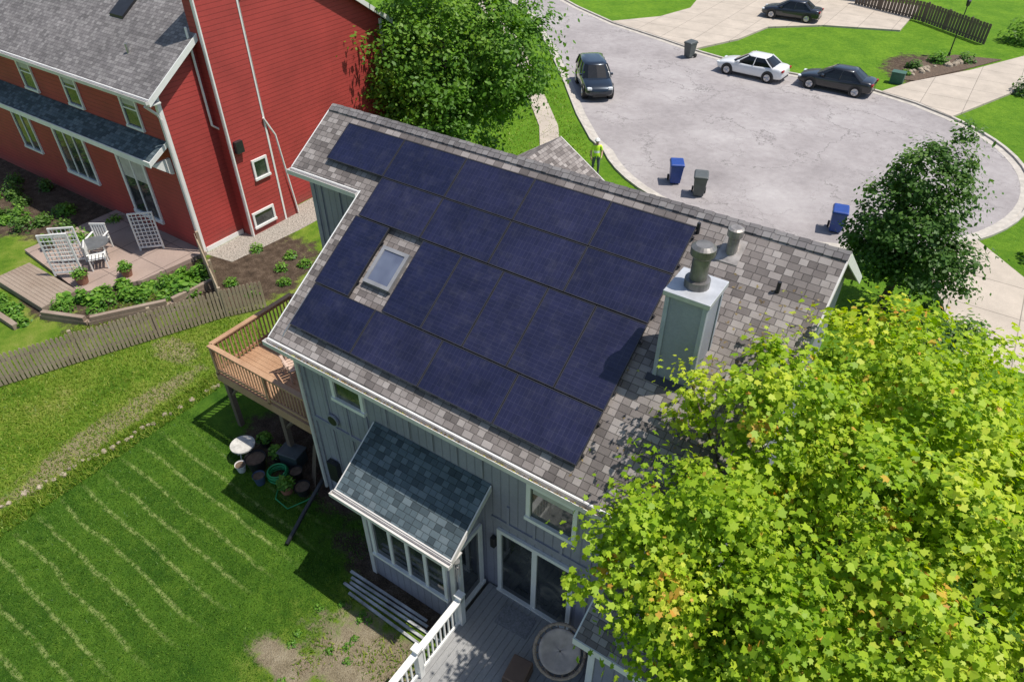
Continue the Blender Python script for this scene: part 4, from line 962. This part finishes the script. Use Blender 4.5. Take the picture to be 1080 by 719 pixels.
for p,r,n,s,m in (((5.6,46,ZS),(.6,.6,.7),300,.2,M_dkl),((6.8,48.3,ZS),(.8,.8,.9),400,.2,M_plant),((8.4,49.5,ZS),(.7,.7,.8),300,.2,M_dkl),((5.4,44.2,ZS),(.4,.4,.4),200,.15,M_plant),((12.5,44.5,ZS),(1.0,1.0,1.3),500,.2,M_dkl),((14.5,43.2,ZS),(1.2,1.2,1.6),500,.2,M_oak),((15,22,ZS),(1.2,1,1),500,.2,M_oak),((16.2,20.2,ZS),(1.2,1.2,2.2),800,.2,M_oak),((11.5,57,ZS),(2,1.5,2.2),900,.25,M_oak),((15,58,ZS),(2,1.5,2.2),900,.25,M_dkl),((.8,16.0,ZS),(.3,.3,.35),150,.1,M_plant),((2.2,16.2,ZS),(.35,.3,.3),150,.1,M_dkl),((3.6,15.9,ZS),(.3,.3,.35),150,.1,M_plant)):
    plant('shrub',p,r,n,s,m)
b=MB()
for k in range(26):
    x=5.0+random.uniform(-.3,3.6);y=43.2+(x-5)*1.9+random.uniform(-.6,.6);s=random.uniform(.12,.3)
    b.tube([(x,y,ZS),(x,y,ZS+s*.7),(x+.02,y,ZS+s)],[s,s*.8,s*.3],7)
b.make('landscape_rocks',M_stone)
for k in range(22): plant('weed',(random.uniform(1.8,4.8),random.uniform(-9.2,-5.9),0),(.12,.12,.12),50,.05)
# ------------------------------------------------------------------ TREES
def cull_house(P):
    x,y,z=P[:,0],P[:,1],P[:,2]
    over=(x<9.7)&(y>-4.6)&(z<ZR+y*TA+.25)
    porch=(x<9.4)&(y<-4.0)&(z<3.9)
    return ~(over|porch)
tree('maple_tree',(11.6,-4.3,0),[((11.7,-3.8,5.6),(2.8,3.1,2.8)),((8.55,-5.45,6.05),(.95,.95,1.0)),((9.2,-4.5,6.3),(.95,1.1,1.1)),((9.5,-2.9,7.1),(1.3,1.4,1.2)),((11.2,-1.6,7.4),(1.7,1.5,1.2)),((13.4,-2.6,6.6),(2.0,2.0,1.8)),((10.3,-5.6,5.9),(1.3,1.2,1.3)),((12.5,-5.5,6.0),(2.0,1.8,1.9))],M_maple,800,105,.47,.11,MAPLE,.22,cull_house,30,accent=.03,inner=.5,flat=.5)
tree('oak_tree',(-10.6,15.2,-1.3),[((-10.9,14.6,4.4),(3.4,3.4,4.2)),((-8.2,15.8,4.9),(2.3,2.3,2.9)),((-12.6,14.0,3.6),(2.2,2.4,3.0)),((-9.8,13.2,2.4),(2.0,1.8,1.9))],M_oak,460,85,.80,.20,OVAL,.28,None,16,inner=.45)
tree('pear_tree',(9.9,14.9,-1.2),[((9.9,14.5,2.3),(1.8,1.8,2.2)),((9.9,14.6,4.2),(1.2,1.2,1.5)),((10.9,14.0,1.4),(1.4,1.3,1.3)),((9.0,14.6,1.3),(1.2,1.1,1.2))],M_dkl,260,85,.48,.15,OVAL,.14,None,12,inner=.45)
for x,y in ((11.9,13.5),(12.8,14.4),(11.5,12.4)): plant('shrub',(x,y,gz(x,y)),(.9,.9,1.2),600,.16,M_dkl)
